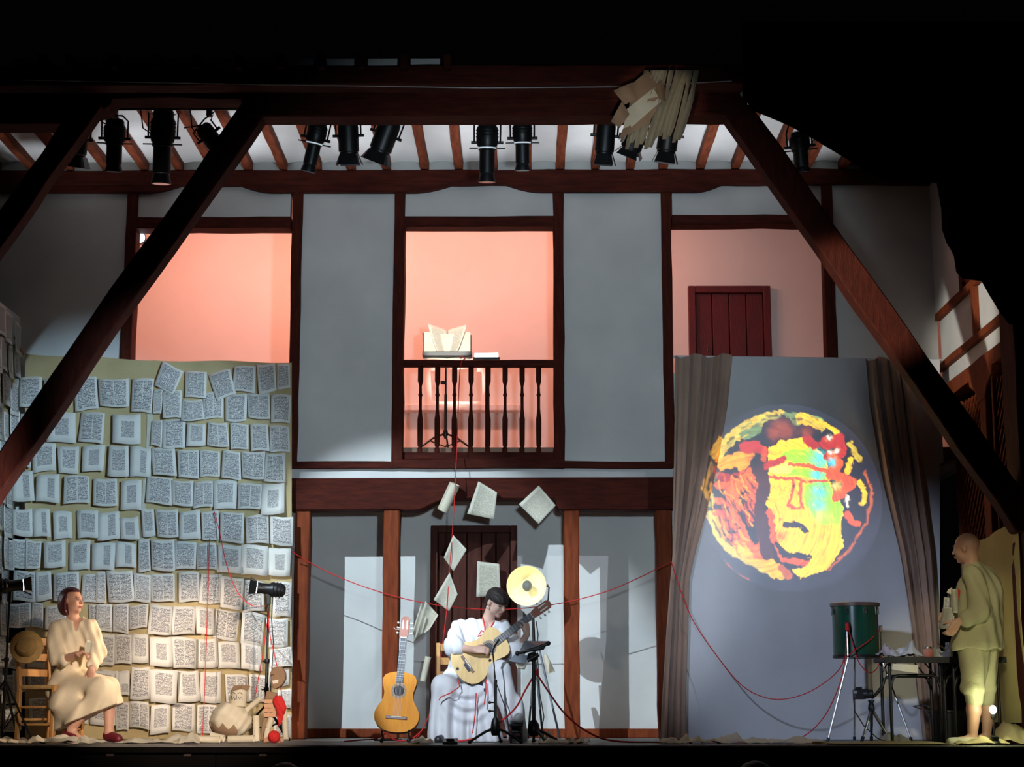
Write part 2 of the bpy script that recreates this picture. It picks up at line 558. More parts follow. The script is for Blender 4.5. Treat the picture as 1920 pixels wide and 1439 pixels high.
# printed page: text lines laid out in the UV map "text", columns and seed in the UV map "meta"
def page_material(name, paper, ink, lines=19.0):
    m = bpy.data.materials.new(name)
    m.use_nodes = True
    nt = m.node_tree; N = nt.nodes; Lk = nt.links
    b = N['Principled BSDF']; b.inputs['Roughness'].default_value = 0.9

    def mt(op, a, c=None, d=None):
        q = N.new('ShaderNodeMath'); q.operation = op
        for i, x in enumerate((a, c, d)):
            if x is None: continue
            if isinstance(x, (int, float)): q.inputs[i].default_value = x
            else: Lk.new(x, q.inputs[i])
        return q.outputs[0]
    u1 = N.new('ShaderNodeUVMap'); u1.uv_map = 'text'
    u2 = N.new('ShaderNodeUVMap'); u2.uv_map = 'meta'
    s1 = N.new('ShaderNodeSeparateXYZ'); Lk.new(u1.outputs[0], s1.inputs[0])
    s2 = N.new('ShaderNodeSeparateXYZ'); Lk.new(u2.outputs[0], s2.inputs[0])
    u, v, cols, seed = s1.outputs[0], s1.outputs[1], s2.outputs[0], s2.outputs[1]
    inside = mt('MULTIPLY', mt('MULTIPLY', mt('GREATER_THAN', u, 0.0), mt('LESS_THAN', u, 1.0)), mt('MULTIPLY', mt('GREATER_THAN', v, 0.0), mt('LESS_THAN', v, 1.0)))
    fr = mt('FRACT', mt('MULTIPLY', u, cols))
    colm = mt('MULTIPLY', mt('GREATER_THAN', fr, 0.035), mt('LESS_THAN', fr, 0.965))
    wob = N.new('ShaderNodeTexNoise'); wob.inputs['Scale'].default_value = 1.0
    cv = N.new('ShaderNodeCombineXYZ'); Lk.new(mt('MULTIPLY', u, 26.0), cv.inputs[0]); Lk.new(mt('MULTIPLY', v, 14.0), cv.inputs[1]); Lk.new(mt('MULTIPLY', seed, 50.0), cv.inputs[2])
    Lk.new(cv.outputs[0], wob.inputs['Vector'])
    row = mt('ADD', mt('MULTIPLY', v, lines), mt('MULTIPLY', mt('SUBTRACT', wob.outputs['Fac'], 0.5), 1.5))
    line = mt('GREATER_THAN', mt('FRACT', row), 0.40)
    cw = N.new('ShaderNodeCombineXYZ'); Lk.new(mt('MULTIPLY', u, 17.0), cw.inputs[0]); Lk.new(mt('MULTIPLY', mt('FLOOR', row), 7.31), cw.inputs[1]); Lk.new(mt('MULTIPLY', seed, 90.0), cw.inputs[2])
    wn = N.new('ShaderNodeTexNoise'); wn.inputs['Scale'].default_value = 1.6; wn.inputs['Detail'].default_value = 1
    Lk.new(cw.outputs[0], wn.inputs['Vector'])
    word = mt('GREATER_THAN', wn.outputs['Fac'], 0.40)
    tot = mt('MULTIPLY', mt('MULTIPLY', inside, colm), mt('MULTIPLY', line, word))
    # stains and ageing of the sheet
    pn = N.new('ShaderNodeTexNoise'); pn.inputs['Scale'].default_value = 3.0
    Lk.new(cv.outputs[0], pn.inputs['Vector'])
    pr = N.new('ShaderNodeValToRGB')
    pr.color_ramp.elements[0].position = 0.3; pr.color_ramp.elements[0].color = (*[x * 0.86 for x in paper], 1)
    pr.color_ramp.elements[1].position = 0.7; pr.color_ramp.elements[1].color = (*paper, 1)
    Lk.new(pn.outputs['Fac'], pr.inputs[0])
    mx = N.new('ShaderNodeMix'); mx.data_type = 'RGBA'
    Lk.new(mt('MULTIPLY', tot, 0.88), mx.inputs[0]); Lk.new(pr.outputs[0], mx.inputs[6]); mx.inputs[7].default_value = (*ink, 1)
    Lk.new(mx.outputs[2], b.inputs['Base Color'])
    MATS[name] = m
    return m


PAGE = page_material('printed_page', (0.78, 0.76, 0.70), (0.07, 0.07, 0.10))
PAGEF = page_material('fine_printed_page', (0.66, 0.63, 0.52), (0.36, 0.33, 0.26), 24.0)


def page_obj(name, pts_fn, nu, nv, parent, mat, cols=1, block=(0.08, 0.08, 0.92, 0.92), seed=0.0, th=0.0015, origin=None):
    """pts_fn(u, v) -> world point, u rightwards, v upwards in [0,1]"""
    base = wloc(parent) if parent is not None else Vector(origin)
    vs, uvs = [], []
    for i in range(nv + 1):
        for j in range(nu + 1):
            vs.append(Vector(pts_fn(j / nu, i / nv)) - base); uvs.append((j / nu, i / nv))
    fs = [(i * (nu + 1) + j, i * (nu + 1) + j + 1, (i + 1) * (nu + 1) + j + 1, (i + 1) * (nu + 1) + j) for i in range(nv) for j in range(nu)]
    me = bpy.data.meshes.new(name)
    n = len(vs)
    back = []
    if th:
        nn = (vs[nu] - vs[0]).cross(vs[-1] - vs[0]).normalized()
        back = [p - nn * th for p in vs]
        fs2 = [tuple(q + n for q in reversed(f)) for f in fs]
        rim = [j for j in range(nu + 1)] + [i * (nu + 1) + nu for i in range(1, nv + 1)] + [nv * (nu + 1) + j for j in range(nu - 1, -1, -1)] + [i * (nu + 1) for i in range(nv - 1, 0, -1)]
        fs = fs + fs2 + [(b, a, a + n, b + n) for a, b in zip(rim, rim[1:] + rim[:1])]
        uvs = uvs + uvs
    me.from_pydata([tuple(p) for p in vs + back], [], fs)
    l0, t0, r1, b1 = block[0], 1 - block[3], block[2], 1 - block[1]
    a = me.uv_layers.new(name='text'); c = me.uv_layers.new(name='meta')
    li = np.empty(len(me.loops), np.int32); me.loops.foreach_get('vertex_index', li)
    U = np.array(uvs)[li]
    T = np.stack([(U[:, 0] - l0) / (r1 - l0), (U[:, 1] - t0) / (b1 - t0)], 1)
    a.data.foreach_set('uv', T.ravel().astype(np.float32))
    c.data.foreach_set('uv', np.tile(np.array([cols, seed], np.float32), len(li)))
    me.shade_smooth()
    o = link(name, me, mat, parent)
    if parent is None:
        o.location = base
    return o
# ================================================================== STRUCTURE
XR = P(1757, 700, YB).x
XL = P(42, 700, YB).x
ZC = P(960, 318, YB).z                       # underside of the rafters
ZF = P(835, 847, YB + .45).z                 # floor of the upper gallery
ZT = P(960, 325, YB).z

# --- stage floor and its front
fl = MB().box((XL - 2.0, YS, -0.06), (XR + 1.2, YL + .3, 0.0)).build('floor', STAGE, bevel=0.008)
tag(fl, 'dark board floor of the raised stage', 'floor', kind='structure')
fa = thing('wall_stage_front', (0, YS + .03, -1.3), 'black board front below the stage edge', 'wall', kind='structure')
xs = np.linspace(XL - 2.0, XR + 1.2, 9)
for i in range(8):
    MB().box((xs[i] + .003, YS + .03, -1.3), (xs[i + 1] - .003, YS + .06, -0.062)).build('board', FASC, fa, bevel=0.004)
MB().box((XL - 2.0, YS - .015, -0.055), (XR + 1.2, YS + .0, -0.012)).build('nosing', FASC, fa, bevel=0.006)
LATCH = mk('worn_latch', (0.10, 0.055, 0.05), (0.06, 0.03, 0.03), 20, 0.6)
for px in (205, 350, 492, 785, 1062, 1342):
    X = P(px, 1416, YS).x; Z = P(px, 1416, YS).z
    MB().box((X - .03, YS + .018, Z - .010), (X + .03, YS + .03, Z + .010)).build('latch', LATCH, fa, bevel=0.004)
gd = MB().box((-9, 1.0, -1.42), (9, YS + .1, -1.3)).build('floor_courtyard', FASC)
tag(gd, 'dark courtyard ground below the stage', 'ground', kind='structure')

# --- timber facade at the back of the stage
wb = thing('wall_back', (0, YB, 0), 'white plaster and dark red timber facade behind the stage', 'wall', kind='structure')
Yp = YB + .05
for r in [(-420, 345, 234, 690), (250, 336, 545, 409), (560, 336, 739, 868), (755, 330, 1040, 407), (1056, 330, 1245, 868),
          (1260, 328, 1548, 405), (1564, 330, 1757, 868), (545, 874, 1262, 900)]:
    pbox(*r, Yp, .14).build('plaster_panel', PLAST, wb)
pbox(-420, 688, 234, 960, Yp, .14).build('plaster_panel', PLAST, wb)
pbox(250, 700, 545, 960, Yp, .14).build('plaster_panel', PLAST, wb)
pbox(1260, 700, 1548, 868, Yp, .14).build('plaster_panel', PLAST, wb)
pbox(1262, 876, 1757, 893, Yp, .14).build('plaster_panel', PLAST, wb)
for x0, x1, y0, y1 in [(232, 252, 350, 690), (543, 562, 350, 872), (737, 757, 350, 868), (1038, 1058, 350, 868), (1243, 1262, 350, 868), (1546, 1566, 345, 690)]:
    hewn(x0, y0, x1, y1, YB, .2).build('post', WOOD, wb, bevel=0.008)
for x0, x1, y0, y1 in [(250, 545, 407, 428), (755, 1040, 405, 424), (1260, 1548, 403, 420)]:
    hewn(x0, y0, x1, y1, YB + .01, .2).build('lintel', WOODH, wb, bevel=0.006)
hewn(-420, 318, 1757, 346, YB - .03, .26, 0.006).build('wall_plate', WOODH, wb, bevel=0.01)
hewn(545, 865, 738, 878, YB - .01, .1).build('rail', WOODH, wb, bevel=0.005)
hewn(737, 861, 1058, 878, YB - .02, .2).build('sill', WOODH, wb, bevel=0.005)
hewn(1057, 865, 1262, 878, YB - .01, .1).build('rail', WOODH, wb, bevel=0.005)
hewn(1262, 865, 1757, 876, YB - .01, .1).build('rail', WOODH, wb, bevel=0.005)


def corbel(x0, x1, lend, rend, yt=344, yb=359):
    """bolster under the wall plate; its ends run out in a curve"""
    top, bot = [], []
    pts = []
    for i in range(9):
        t = i / 8
        if lend: pts.append((x0 + lend * t, yt + 1 + (yb - yt) * math.sin(t * math.pi / 2) ** 1.0))
    if not lend: pts.append((x0, yb))
    if rend:
        for i in range(9):
            t = 1 - i / 8
            pts.append((x1 - rend * t, yt + 1 + (yb - yt) * math.sin(t * math.pi / 2)))
    else:
        pts.append((x1, yb))
    pts += [(x1, yt - 4), (x0, yt - 4)]
    MB().prism([P(x, y, YB - .02) for x, y in pts], (0, .22, 0)).build('bolster', WOODH, wb, bevel=0.004)


corbel(-420, 345, 0, 70)
corbel(450, 845, 60, 70, 346, 359)
corbel(945, 1357, 70, 55, 343, 358)

# lower storey: big lintel with shaped undersides, posts, recessed panels
lp = [(540, 897), (1264, 895), (1264, 956), (1048, 956), (1043, 950), (1040, 935), (834, 935), (812, 944), (795, 953), (780, 957), (758, 957), (745, 955), (540, 957)]
MB().prism([P(x, y, YB - .03) for x, y in lp], (0, .26, 0)).build('great_lintel', WOODH, wb, bevel=0.008)
for x0, x1 in [(551, 578), (718, 748), (1058, 1086), (1232, 1262)]:
    zf = P(x0, 1100, YB).x, P(x1, 1100, YB).x
    hewn_w(zf[0], zf[1], YB, YB + .2, 0.0, P(x0, 956, YB).z, 0.006).build('lower_post', LPOST, wb, bevel=0.01)
ztop = P(960, 890, YB).z
for x0, x1 in [(540, 731), (731, 812), (966, 1072), (1072, 1262)]:
    X0, X1 = P(x0, 1150, YL).x, P(x1, 1150, YL).x
    MB().box((X0, YL, 0), (X1, YL + .1, ztop)).build('recess_panel', PLAST, wb)
MB().box((P(812, 1150, YL).x, YL, P(890, 990, YL).z), (P(966, 1150, YL).x, YL + .1, ztop)).build('recess_panel', PLAST, wb)
MB().box((P(540, 1150, YB).x, YB + .2, ztop - .08), (P(1264, 1150, YB).x, YL + .1, ztop)).build('recess_soffit', RAFT, wb)
MB().box((P(540, 1150, YB).x - .12, YB + .1, 0), (P(540, 1150, YB).x, YL + .1, ztop)).build('recess_cheek', PLAST, wb)
MB().box((P(1262, 1150, YB).x, YB + .1, 0), (P(1262, 1150, YB).x + .12, YL + .1, ztop)).build('recess_cheek', PLAST, wb)
bb = thing('baseboard_back', (0, YL, 0), 'dark red skirting board along the recessed stage wall', 'baseboard', kind='structure')
zb = P(650, 1367, YL).z
for x0, x1 in [(545, 808), (970, 1258)]:
    MB().box((P(x0, 1370, YL).x, YL - .03, 0), (P(x1, 1370, YL).x, YL, zb)).build('skirting', LPOST, bb, bevel=0.006)

# black panel put in for the shade of the right bay, below the gallery
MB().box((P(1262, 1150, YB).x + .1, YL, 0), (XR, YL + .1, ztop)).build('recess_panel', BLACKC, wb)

# --- doors
def plank_door(name, x0, y0, x1, y1, Y, z0, mat, label, n, fr=13):
    d = thing(name, (P((x0 + x1) / 2, y1, Y).x, Y, z0), label, 'door', kind='structure')
    X0, X1, _, Z1 = rect(x0, y0, x1, y1, Y)
    u = (X1 - X0) / (x1 - x0) * fr
    MB().box((X0, Y - .05, z0), (X0 + u, Y + .06, Z1)).build('door_jamb', mat, d, bevel=0.005)
    MB().box((X1 - u, Y - .05, z0), (X1, Y + .06, Z1)).build('door_jamb', mat, d, bevel=0.005)
    MB().box((X0 + u, Y - .05, Z1 - u), (X1 - u, Y + .06, Z1)).build('door_head', mat, d, bevel=0.005)
    xs = np.linspace(X0 + u, X1 - u, n + 1)
    for i in range(n):
        MB().box((xs[i] + .004, Y + .0, z0 + .01), (xs[i + 1] - .004, Y + .04, Z1 - u)).build('plank', mat, d, bevel=0.006)
    MB().box((X0 + u, Y + .04, z0), (X1 - u, Y + .06, Z1 - u)).build('door_backing', BLACKC, d)
    for zz in (0.3, 0.72):
        pass
    return d, X0 + u, X1 - u, Z1 - u


d1, a, b, c = plank_door('door_1', 807, 987, 970, 1390, YL - .02, 0.0, DOORW, 'dark brown plank door behind the guitarist', 5)
MB().tube([(b - .06, YL - .05, 1.02), (b - .06, YL - .10, 1.02), (b - .06, YL - .10, .90), (b - .06, YL - .05, .90)], 0.007, 6).build('door_handle', BLACK, d1)
YR = YB + 1.9                                 # back wall of the upper gallery rooms
d2, a, b, c = plank_door('door_2', 1291, 538, 1445, 690, YR - .03, ZF, DOORR, 'red plank door in the upper right opening', 4, 13)
MB().tube([(a + .12, YR - .04, P(1320, 655, YR).z), (a + .12, YR - .09, P(1320, 655, YR).z), (a + .12, YR - .09, P(1320, 664, YR).z)], 0.010, 6).build('door_handle', BLACK, d2)

# --- upper gallery room behind the openings
ro = thing('wall_upper_room', (0, YR, ZF), 'salmon lit plaster walls of the upper gallery room', 'wall', kind='structure')
xa, xb = P(-80, 600, YR).x, P(1700, 600, YR).x
zc2 = ZT + .05
MB().box((xa, YR, ZF - .2), (P(1291, 600, YR).x + .05, YR + .1, zc2)).build('room_back_panel', PLASTR, ro)
MB().box((P(1445, 600, YR).x - .05, YR, ZF - .2), (xb, YR + .1, zc2)).build('room_back_panel', PLASTR, ro)
MB().box((P(1291, 600, YR).x + .05, YR, P(1370, 539, YR).z - .03), (P(1445, 600, YR).x - .05, YR + .1, zc2)).build('room_back_panel', PLASTR, ro)
MB().box((P(1291, 600, YR).x - .05, YR + .1, ZF - .2), (P(1445, 600, YR).x + .05, YR + .14, zc2)).build('room_back_panel', BLACKC, ro)
MB().box((xa - .1, YB + .19, ZF - .2), (xa, YR + .1, zc2)).build('room_side_panel', PLASTR, ro)
MB().box((xb, YB + .19, ZF - .2), (xb + .1, YR + .1, zc2)).build('room_side_panel', PLASTR, ro)
MB().box((xa - .1, YB + .19, zc2), (xb + .1, YR + .1, zc2 + .08)).build('room_ceiling', PLASTR, ro)
MB().box((xa - .1, YB + .19, ZF - .12), (xb + .1, YR + .1, ZF)).build('room_floor', mk('clay_floor', (0.42, 0.26, 0.18), (0.34, 0.2, 0.14), 4, 0.8), ro)
# partitions behind the plaster bays (the openings belong to three bays)
MB().box((P(757, 700, YR).x, YR - .14, P(800, 775, YR).z - .0), (P(975, 700, YR).x, YR, P(800, 762, YR).z)).build('dado_ledge', PLASTR, ro, bevel=0.01)

GEL = (1.0, 0.37, 0.275)
for i, (px, pw) in enumerate(((330, 46), (640, 60), (960, 40), (1150, 12))):
    p = P(px, 400, YB + .5)
    spot('gallery_room_lamp', (p.x, YB + .32, zc2 - .14), (p.x + .25, YR, ZF + .95), pw * 2.0, GEL, 172, 0.9, 0.12)

# --- balustrade of the middle opening
bl = thing('balustrade', P(898, 862, YB + .04), 'dark red turned wooden balustrade across the middle balcony', 'railing')
hewn(755, 675, 1041, 687, YB + .03, .09, 0.003).build('hand_rail', WOODH, bl, bevel=0.008)
hewn(755, 848, 1041, 862, YB + .05, .10, 0.003).build('bottom_rail', WOODH, bl, bevel=0.006)
z0, z1 = P(898, 850, YB).z, P(898, 686, YB).z
H = z1 - z0
prof = [(.024, 0), (.024, .07), (.016, .085), (.024, .10), (.026, .22), (.027, .40), (.020, .45), (.015, .52), (.015, .66), (.022, .68), (.015, .70), (.013, .78), (.020, .815), (.026, .84), (.026, 1.0)]
bme = None
for px in (788, 820, 852, 883, 915, 947, 979, 1010):
    p = P(px, 770, YB + .08)
    if bme is None:
        o = MB().lathe([(r, h * H) for r, h in prof], (bl.location.x, bl.location.y, bl.location.z), n=12).build('baluster', WOOD, bl, smooth=50)
        bme = o.data
    else:
        o = link('baluster', bme, WOOD, bl)
    o.location = (p.x - bl.location.x, YB + .08 - bl.location.y, z0 - bl.location.z)

# --- ceiling over the stage: rafters and little plaster vaults
ce = thing('ceiling', (0, Y1, ZC), 'white plaster ceiling between red brown rafters', 'ceiling', kind='structure')
RX = [-75, -6, 60, 131, 200, 271, 336, 401, 466, 531, 595, 659, 725, 796, 860, 925, 988, 1050, 1116, 1181, 1243, 1313, 1379, 1446, 1512, 1580]
rw = 0.042
Xs = [P(px, 316, YB).x for px in RX]
for X in Xs:
    hewn_w(X - rw, X + rw, Y1 + .26, YB + .02, ZC, ZC + .13, 0.004).build('rafter', RAFT, ce, bevel=0.006)
for X0, X1 in zip(Xs, Xs[1:]):
    g = []
    for i in range(3):
        y = [Y1 + .26, (Y1 + YB) / 2, YB + .05][i]
        g.append([(X0 + (X1 - X0) * t, y, ZC + .085 + .035 * math.sin(math.pi * t)) for t in np.linspace(0, 1, 6)])
    MB().sheet(g, 0.02).build('vault', PLAST, ce, smooth=60)
# plaster upstand between the rafters at the wall plate
MB().box((Xs[0], YB + .04, ZC - .1), (Xs[-1], YB + .1, ZC + .14)).build('wall_head', PLAST, ce)

# --- front beams, bolsters and braces
fb = thing('front_beam', P(900, 217, Y1), 'long dark timber beam across the top of the stage', 'beam')
hewn(-120, 120, 1400, 183, Y1 - .02, .26, 0.006).build('upper_beam', WOODH, fb, bevel=0.012)
hewn(452, 180, 1402, 217, Y1, .24, 0.006).build('lower_beam', WOODH, fb, bevel=0.012)
cp = [(-130, 184), (214, 184), (209, 190), (205, 198), (196, 204), (184, 207), (172, 211), (164, 219), (158, 228), (150, 232), (-130, 232)]
MB().prism([P(x, y, Y1) for x, y in cp], (0, .24, 0)).build('shaped_bolster', WOODH, fb, bevel=0.008)
MB().tube([P(1392, 176, Y1 - .05), P(1397, 188, Y1 + .25)], 0.02, 6).build('rafter_tip', PAPERC, fb)


def brace(name, ctr, wpx, Y, d, label):
    """ctr: pixel centre line; wpx: horizontal width in pixels"""
    secs = []
    for (x, y), wd in zip(ctr, wpx):
        a, b = P(x - wd / 2, y, Y), P(x + wd / 2, y, Y)
        j = random.uniform(-.006, .006)
        secs.append([a + Vector((j, 0, 0)), b + Vector((j, 0, 0)), b + Vector((j, d, 0)), a + Vector((j, d, 0))])
    mb = MB().sweep_rect(secs)
    o = mb.build(name, WOOD, None, bevel=0.012, origin=P(ctr[-1][0], ctr[-1][1], Y))
    return tag(o, label, 'beam')


def lerp_line(p, n):
    out = []
    for (a, b) in zip(p, p[1:]):
        for i in range(n):
            t = i / n
            out.append((a[0] + (b[0] - a[0]) * t, a[1] + (b[1] - a[1]) * t))
    return out + [p[-1]]


cl = lerp_line([(482, 190), (337, 403), (190, 605), (45, 820), (-60, 970)], 3)
brace('timber_brace', cl, [57 + 3 * math.sin(i * 1.7) for i in range(len(cl))], Y1 + .02, .2, 'long diagonal timber brace crossing the left bay in front of the printed pages')
cl = lerp_line([(1380, 200), (1528, 410), (1636, 565), (1745, 718), (1875, 905), (1938, 998)], 3)
brace('timber_brace', cl, [62 + 3 * math.sin(i * 1.3) for i in range(len(cl))], Y1 + .02, .2, 'long diagonal timber brace crossing the right bay down to the lattice')
cl = lerp_line([(165, 195), (70, 330), (-60, 515)], 3)
brace('timber_brace', cl, [50 + 3 * math.sin(i * 1.9) for i in range(len(cl))], Y1 - .25, .18, 'short dark diagonal brace at the far upper left corner')

# eaves in the dark above the front beam
ev = thing('roof_eaves', P(500, 120, Y1 - .3), 'dark roof eaves with dim plaster between rafter ends', 'roof', kind='structure')
for x0, x1 in [(20, 70), (137, 205), (217, 288), (300, 356), (376, 436), (456, 515), (535, 592), (610, 664), (690, 745), (770, 825)]:
    pbox(x0, 110, x1, 128, Y1 - .3, .03).build('eaves_plaster', PLAST, ev)
for x in (76, 128, 212, 294, 366, 446, 525, 601, 677, 757, 838):
    pbox(x - 7, 100, x + 7, 126, Y1 - .5, .25).build('rafter_end', WOODH, ev, bevel=0.006)
hewn(-140, 122, 1410, 158, Y1 - .4, .2).build('fascia_beam', WOODH, ev, bevel=0.01)
o = MB().tube([P(38, 150, Y1 - .41), P(470, 158, Y1 - .41), P(900, 165, Y1 - .41), P(1150, 163, Y1 - .41), P(1372, 152, Y1 - .41)], 0.004, 6).build('tension_wire', mk('steel_wire', (0.6, 0.57, 0.6), None, 10, 0.4), None, 60, origin=P(38, 150, Y1 - .5))
tag(o, 'thin pale wire stretched across the dark front beam', 'wire')

# --- black awning cloth gathered over the upper right
ed = [(1392, 180), (1412, 208), (1440, 218), (1480, 235), (1520, 258), (1560, 282), (1610, 312), (1660, 335), (1740, 341), (1790, 346), (1796, 360), (1782, 376), (1766, 380), (1770, 410), (1766, 430), (1774, 455), (1790, 480), (1795, 510), (1806, 523), (1840, 527), (1856, 556), (1876, 586), (1892, 606), (1930, 618), (2010, 640)]
g = []
n = len(ed)
for i in range(7):
    t = i / 6
    row = []
    for k, (x, y) in enumerate(ed):
        tx, ty = 1392 + (2010 - 1392) * k / (n - 1), 40
        row.append(P(x + (tx - x) * t, y + (ty - y) * t, Y1 - .85 - .07 * math.sin(k * 1.3 + t * 2) - .1 * t))
    g.append(row)
o = MB().sheet(g, 0.01).build('awning', BLACKC, None, 60, origin=P(1600, 40, Y1 - .9))
tag(o, 'black awning cloth gathered in the dark upper right', 'awning')

# --- side gallery on the right
sg = thing('wall_right', (XR, YS, 0), 'white panelled gallery side with timber lattice at the right', 'wall', kind='structure')


def side(x_lo, y_lo, z_lo, z_hi, Ya, Yb, d, mat, name, par=None, hew=0.004):
    return hewn_w(XR, XR + d, Ya, Yb, z_lo, z_hi, hew).build(name, mat, par or sg, bevel=0.004)


zr = lambda py: P(1757, py, YB).z
YG = 13.72
zz = {k: zr(v) for k, v in dict(rt=596, pt=603, pb=686, r2=699, bb=731, bm=758).items()}
MB().box((XR + .05, YG, zz['pb']), (XR + .12, YB, zz['pt'])).build('gallery_panel', PLAST, sg)
MB().box((XR + .05, YG, zz['bb']), (XR + .12, YB, zz['r2'])).build('gallery_band', PLAST, sg)
side(0, 0, zz['pt'], zz['rt'] + .03, YG, YB, .14, LPOST, 'gallery_rail')
side(0, 0, zz['r2'], zz['pb'], YG, YB, .12, LPOST, 'gallery_rail')
side(0, 0, zz['bm'], zz['bb'], YG, YB, .2, LPOST, 'gallery_beam')
yq = PX(1824, 600, XR).y
hewn_w(XR, XR + .12, yq - .04, yq + .04, zz['pb'] - .02, zz['pt'] + .3, 0.003).build('gallery_stud', LPOST, sg, bevel=0.004)
ya, yb_ = PX(1838, 800, XR).y, PX(1850, 800, XR).y
hewn_w(XR, XR + .14, yb_, ya, 0, zz['bm'], 0.004).build('gallery_post', LPOST, sg, bevel=0.006)
# bracket on top of that post
MB().prism([(XR - .01, yb_ - .28, zz['bm']), (XR - .01, ya + .28, zz['bm']), (XR - .01, ya + .26, zz['bm'] - .06), (XR - .01, ya + .08, zz['bm'] - .14), (XR - .01, ya + .0, zz['bm'] - .24), (XR - .01, yb_ - .0, zz['bm'] - .24), (XR - .01, yb_ - .08, zz['bm'] - .14), (XR - .01, yb_ - .26, zz['bm'] - .06)], (.16, 0, 0)).build('post_bracket', LPOST, sg, bevel=0.005)
# front post of the gallery
hewn_w(PX(1893, 800, XR).x - .02, XR + .25, YG - .18, PX(1888, 800, XR).y, -0.02, P(1757, 560, YB).z, 0.006).build('front_post', WOOD, sg, bevel=0.01)
# plaster return above the gallery
MB().box((XR + .02, PX(1795, 450, XR).y, zz['rt']), (XR + .1, YB + .1, ZT - .05)).build('plaster_return', PLAST, sg)
hewn_w(XR, XR + .1, PX(1803, 500, XR).y, PX(1796, 500, XR).y, zz['rt'], ZT - .1, 0.004).build('gallery_stud', WOOD, sg, bevel=0.004)
MB().box((XR + .3, YG, -0.02), (XR + .36, YB, 5)).build('gallery_backing', BLACKC, sg)


def lattice(Ya, Yb, Z0, Z1, n):
    """diagonal slats, each a piece of its own"""
    W, Hh = Yb - Ya, Z1 - Z0
    for s in (1, -1):
        k = -int(Hh / n) - 1
        while True:
            a = k * n
            if a > W: break
            # line y = a + t, z = t  (or mirrored) clipped to the rectangle
            t0 = max(0, -a); t1 = min(Hh, W - a)
            if t1 - t0 > 0.04:
                y0, y1 = a + t0, a + t1
                if s < 0: y0, y1 = W - y0, W - y1
                p0 = Vector((XR + .05 + .008 * s, Ya + y0, Z0 + t0)); p1 = Vector((XR + .05 + .008 * s, Ya + y1, Z0 + t1))
                d = (p1 - p0).normalized(); q = d.cross(Vector((1, 0, 0)))
                MB().obox((p0 + p1) / 2, (p1 - p0) / 2, Vector((.006, 0, 0)), q * .011).build('lattice_slat', LPOST, sg)
            k += 1


zlat = zz['bm'] - .12
lattice(ya + .03, PX(1792, 900, XR).y, 1.35, zlat, 0.115)
lattice(PX(1898, 900, XR).y, PX(1866, 900, XR).y, 1.35, zlat, 0.115)
for py_ in (PX(1792, 900, XR).y, PX(1866, 900, XR).y):
    hewn_w(XR + .01, XR + .1, py_ - .02, py_ + .02, 0, zlat + .05, 0.003).build('lattice_stile', LPOST, sg, bevel=0.004)
# ================================================================== PAGE BACKDROP
YW = YB - .14                                # hanging plane of the page cloth
bd = thing('page_backdrop', P(290, 1385, YW), 'beige cloth backdrop covered with printed book pages at the left', 'backdrop')


def cloth_grid(top, bot, x0, x1, Y, nu, nv, amp, per):
    g = []
    for i in range(nv + 1):
        t = i / nv
        row = []
        for j in range(nu + 1):
            u = j / nu
            x = x0 + (x1 - x0) * u
            y = top(u) + (bot(u) - top(u)) * t
            row.append(P(x, y, Y + amp * math.sin(u * per + 0.6 * math.sin(t * 5)) + amp * .5 * fbm(u * 9, t * 7)))
        g.append(row)
    return g


def cloth_z(g, z=0.004):
    return [[(p[0], p[1], max(p[2], z)) for p in r] for r in g]


for x0, x1, tl, tr in [(47, 290, 664, 676), (286, 547, 676, 680)]:
    g = cloth_grid(lambda u: tl + (tr - tl) * u + 1.5 * math.sin(u * 9), lambda u: 1393, x0, x1, YW + .03, 16, 14, .012, 11)
    MB().sheet(cloth_z(g), 0.004).build('cloth_panel', BEIGE, bd, smooth=60)
# seams: bare strips between the cloth widths
for x0, x1, y0, y1 in [(274, 285, 770, 900), (266, 273, 900, 1010), (258, 268, 1010, 1100)]:
    pbox(x0, y0, x1, y1, YW + .002, .006).build('seam_strip', mk('pale_tape', (0.62, 0.60, 0.48), None, 6, .9), bd)

BL = {'a': (1, (.10, .08, .92, .92)), 'b': (2, (.08, .08, .94, .92)), 'c': (1, (.18, .12, .86, .78)), 'd': (1, (.28, .20, .76, .78)),
      'e': (1, (.48, .12, .80, .86)), 'f': (1, (.30, .55, .90, .90))}
PG = []


def addp(s, ox, oy, sc):
    for tok in s.split(';'):
        q = tok.split(',')
        x0, y0, x1, y1 = [float(v) for v in q[:4]]
        PG.append((ox + x0 / sc, oy + y0 / sc, ox + x1 / sc, oy + y1 / sc, q[4], float(q[5]) if len(q) > 5 else random.uniform(-2.2, 2.2)))


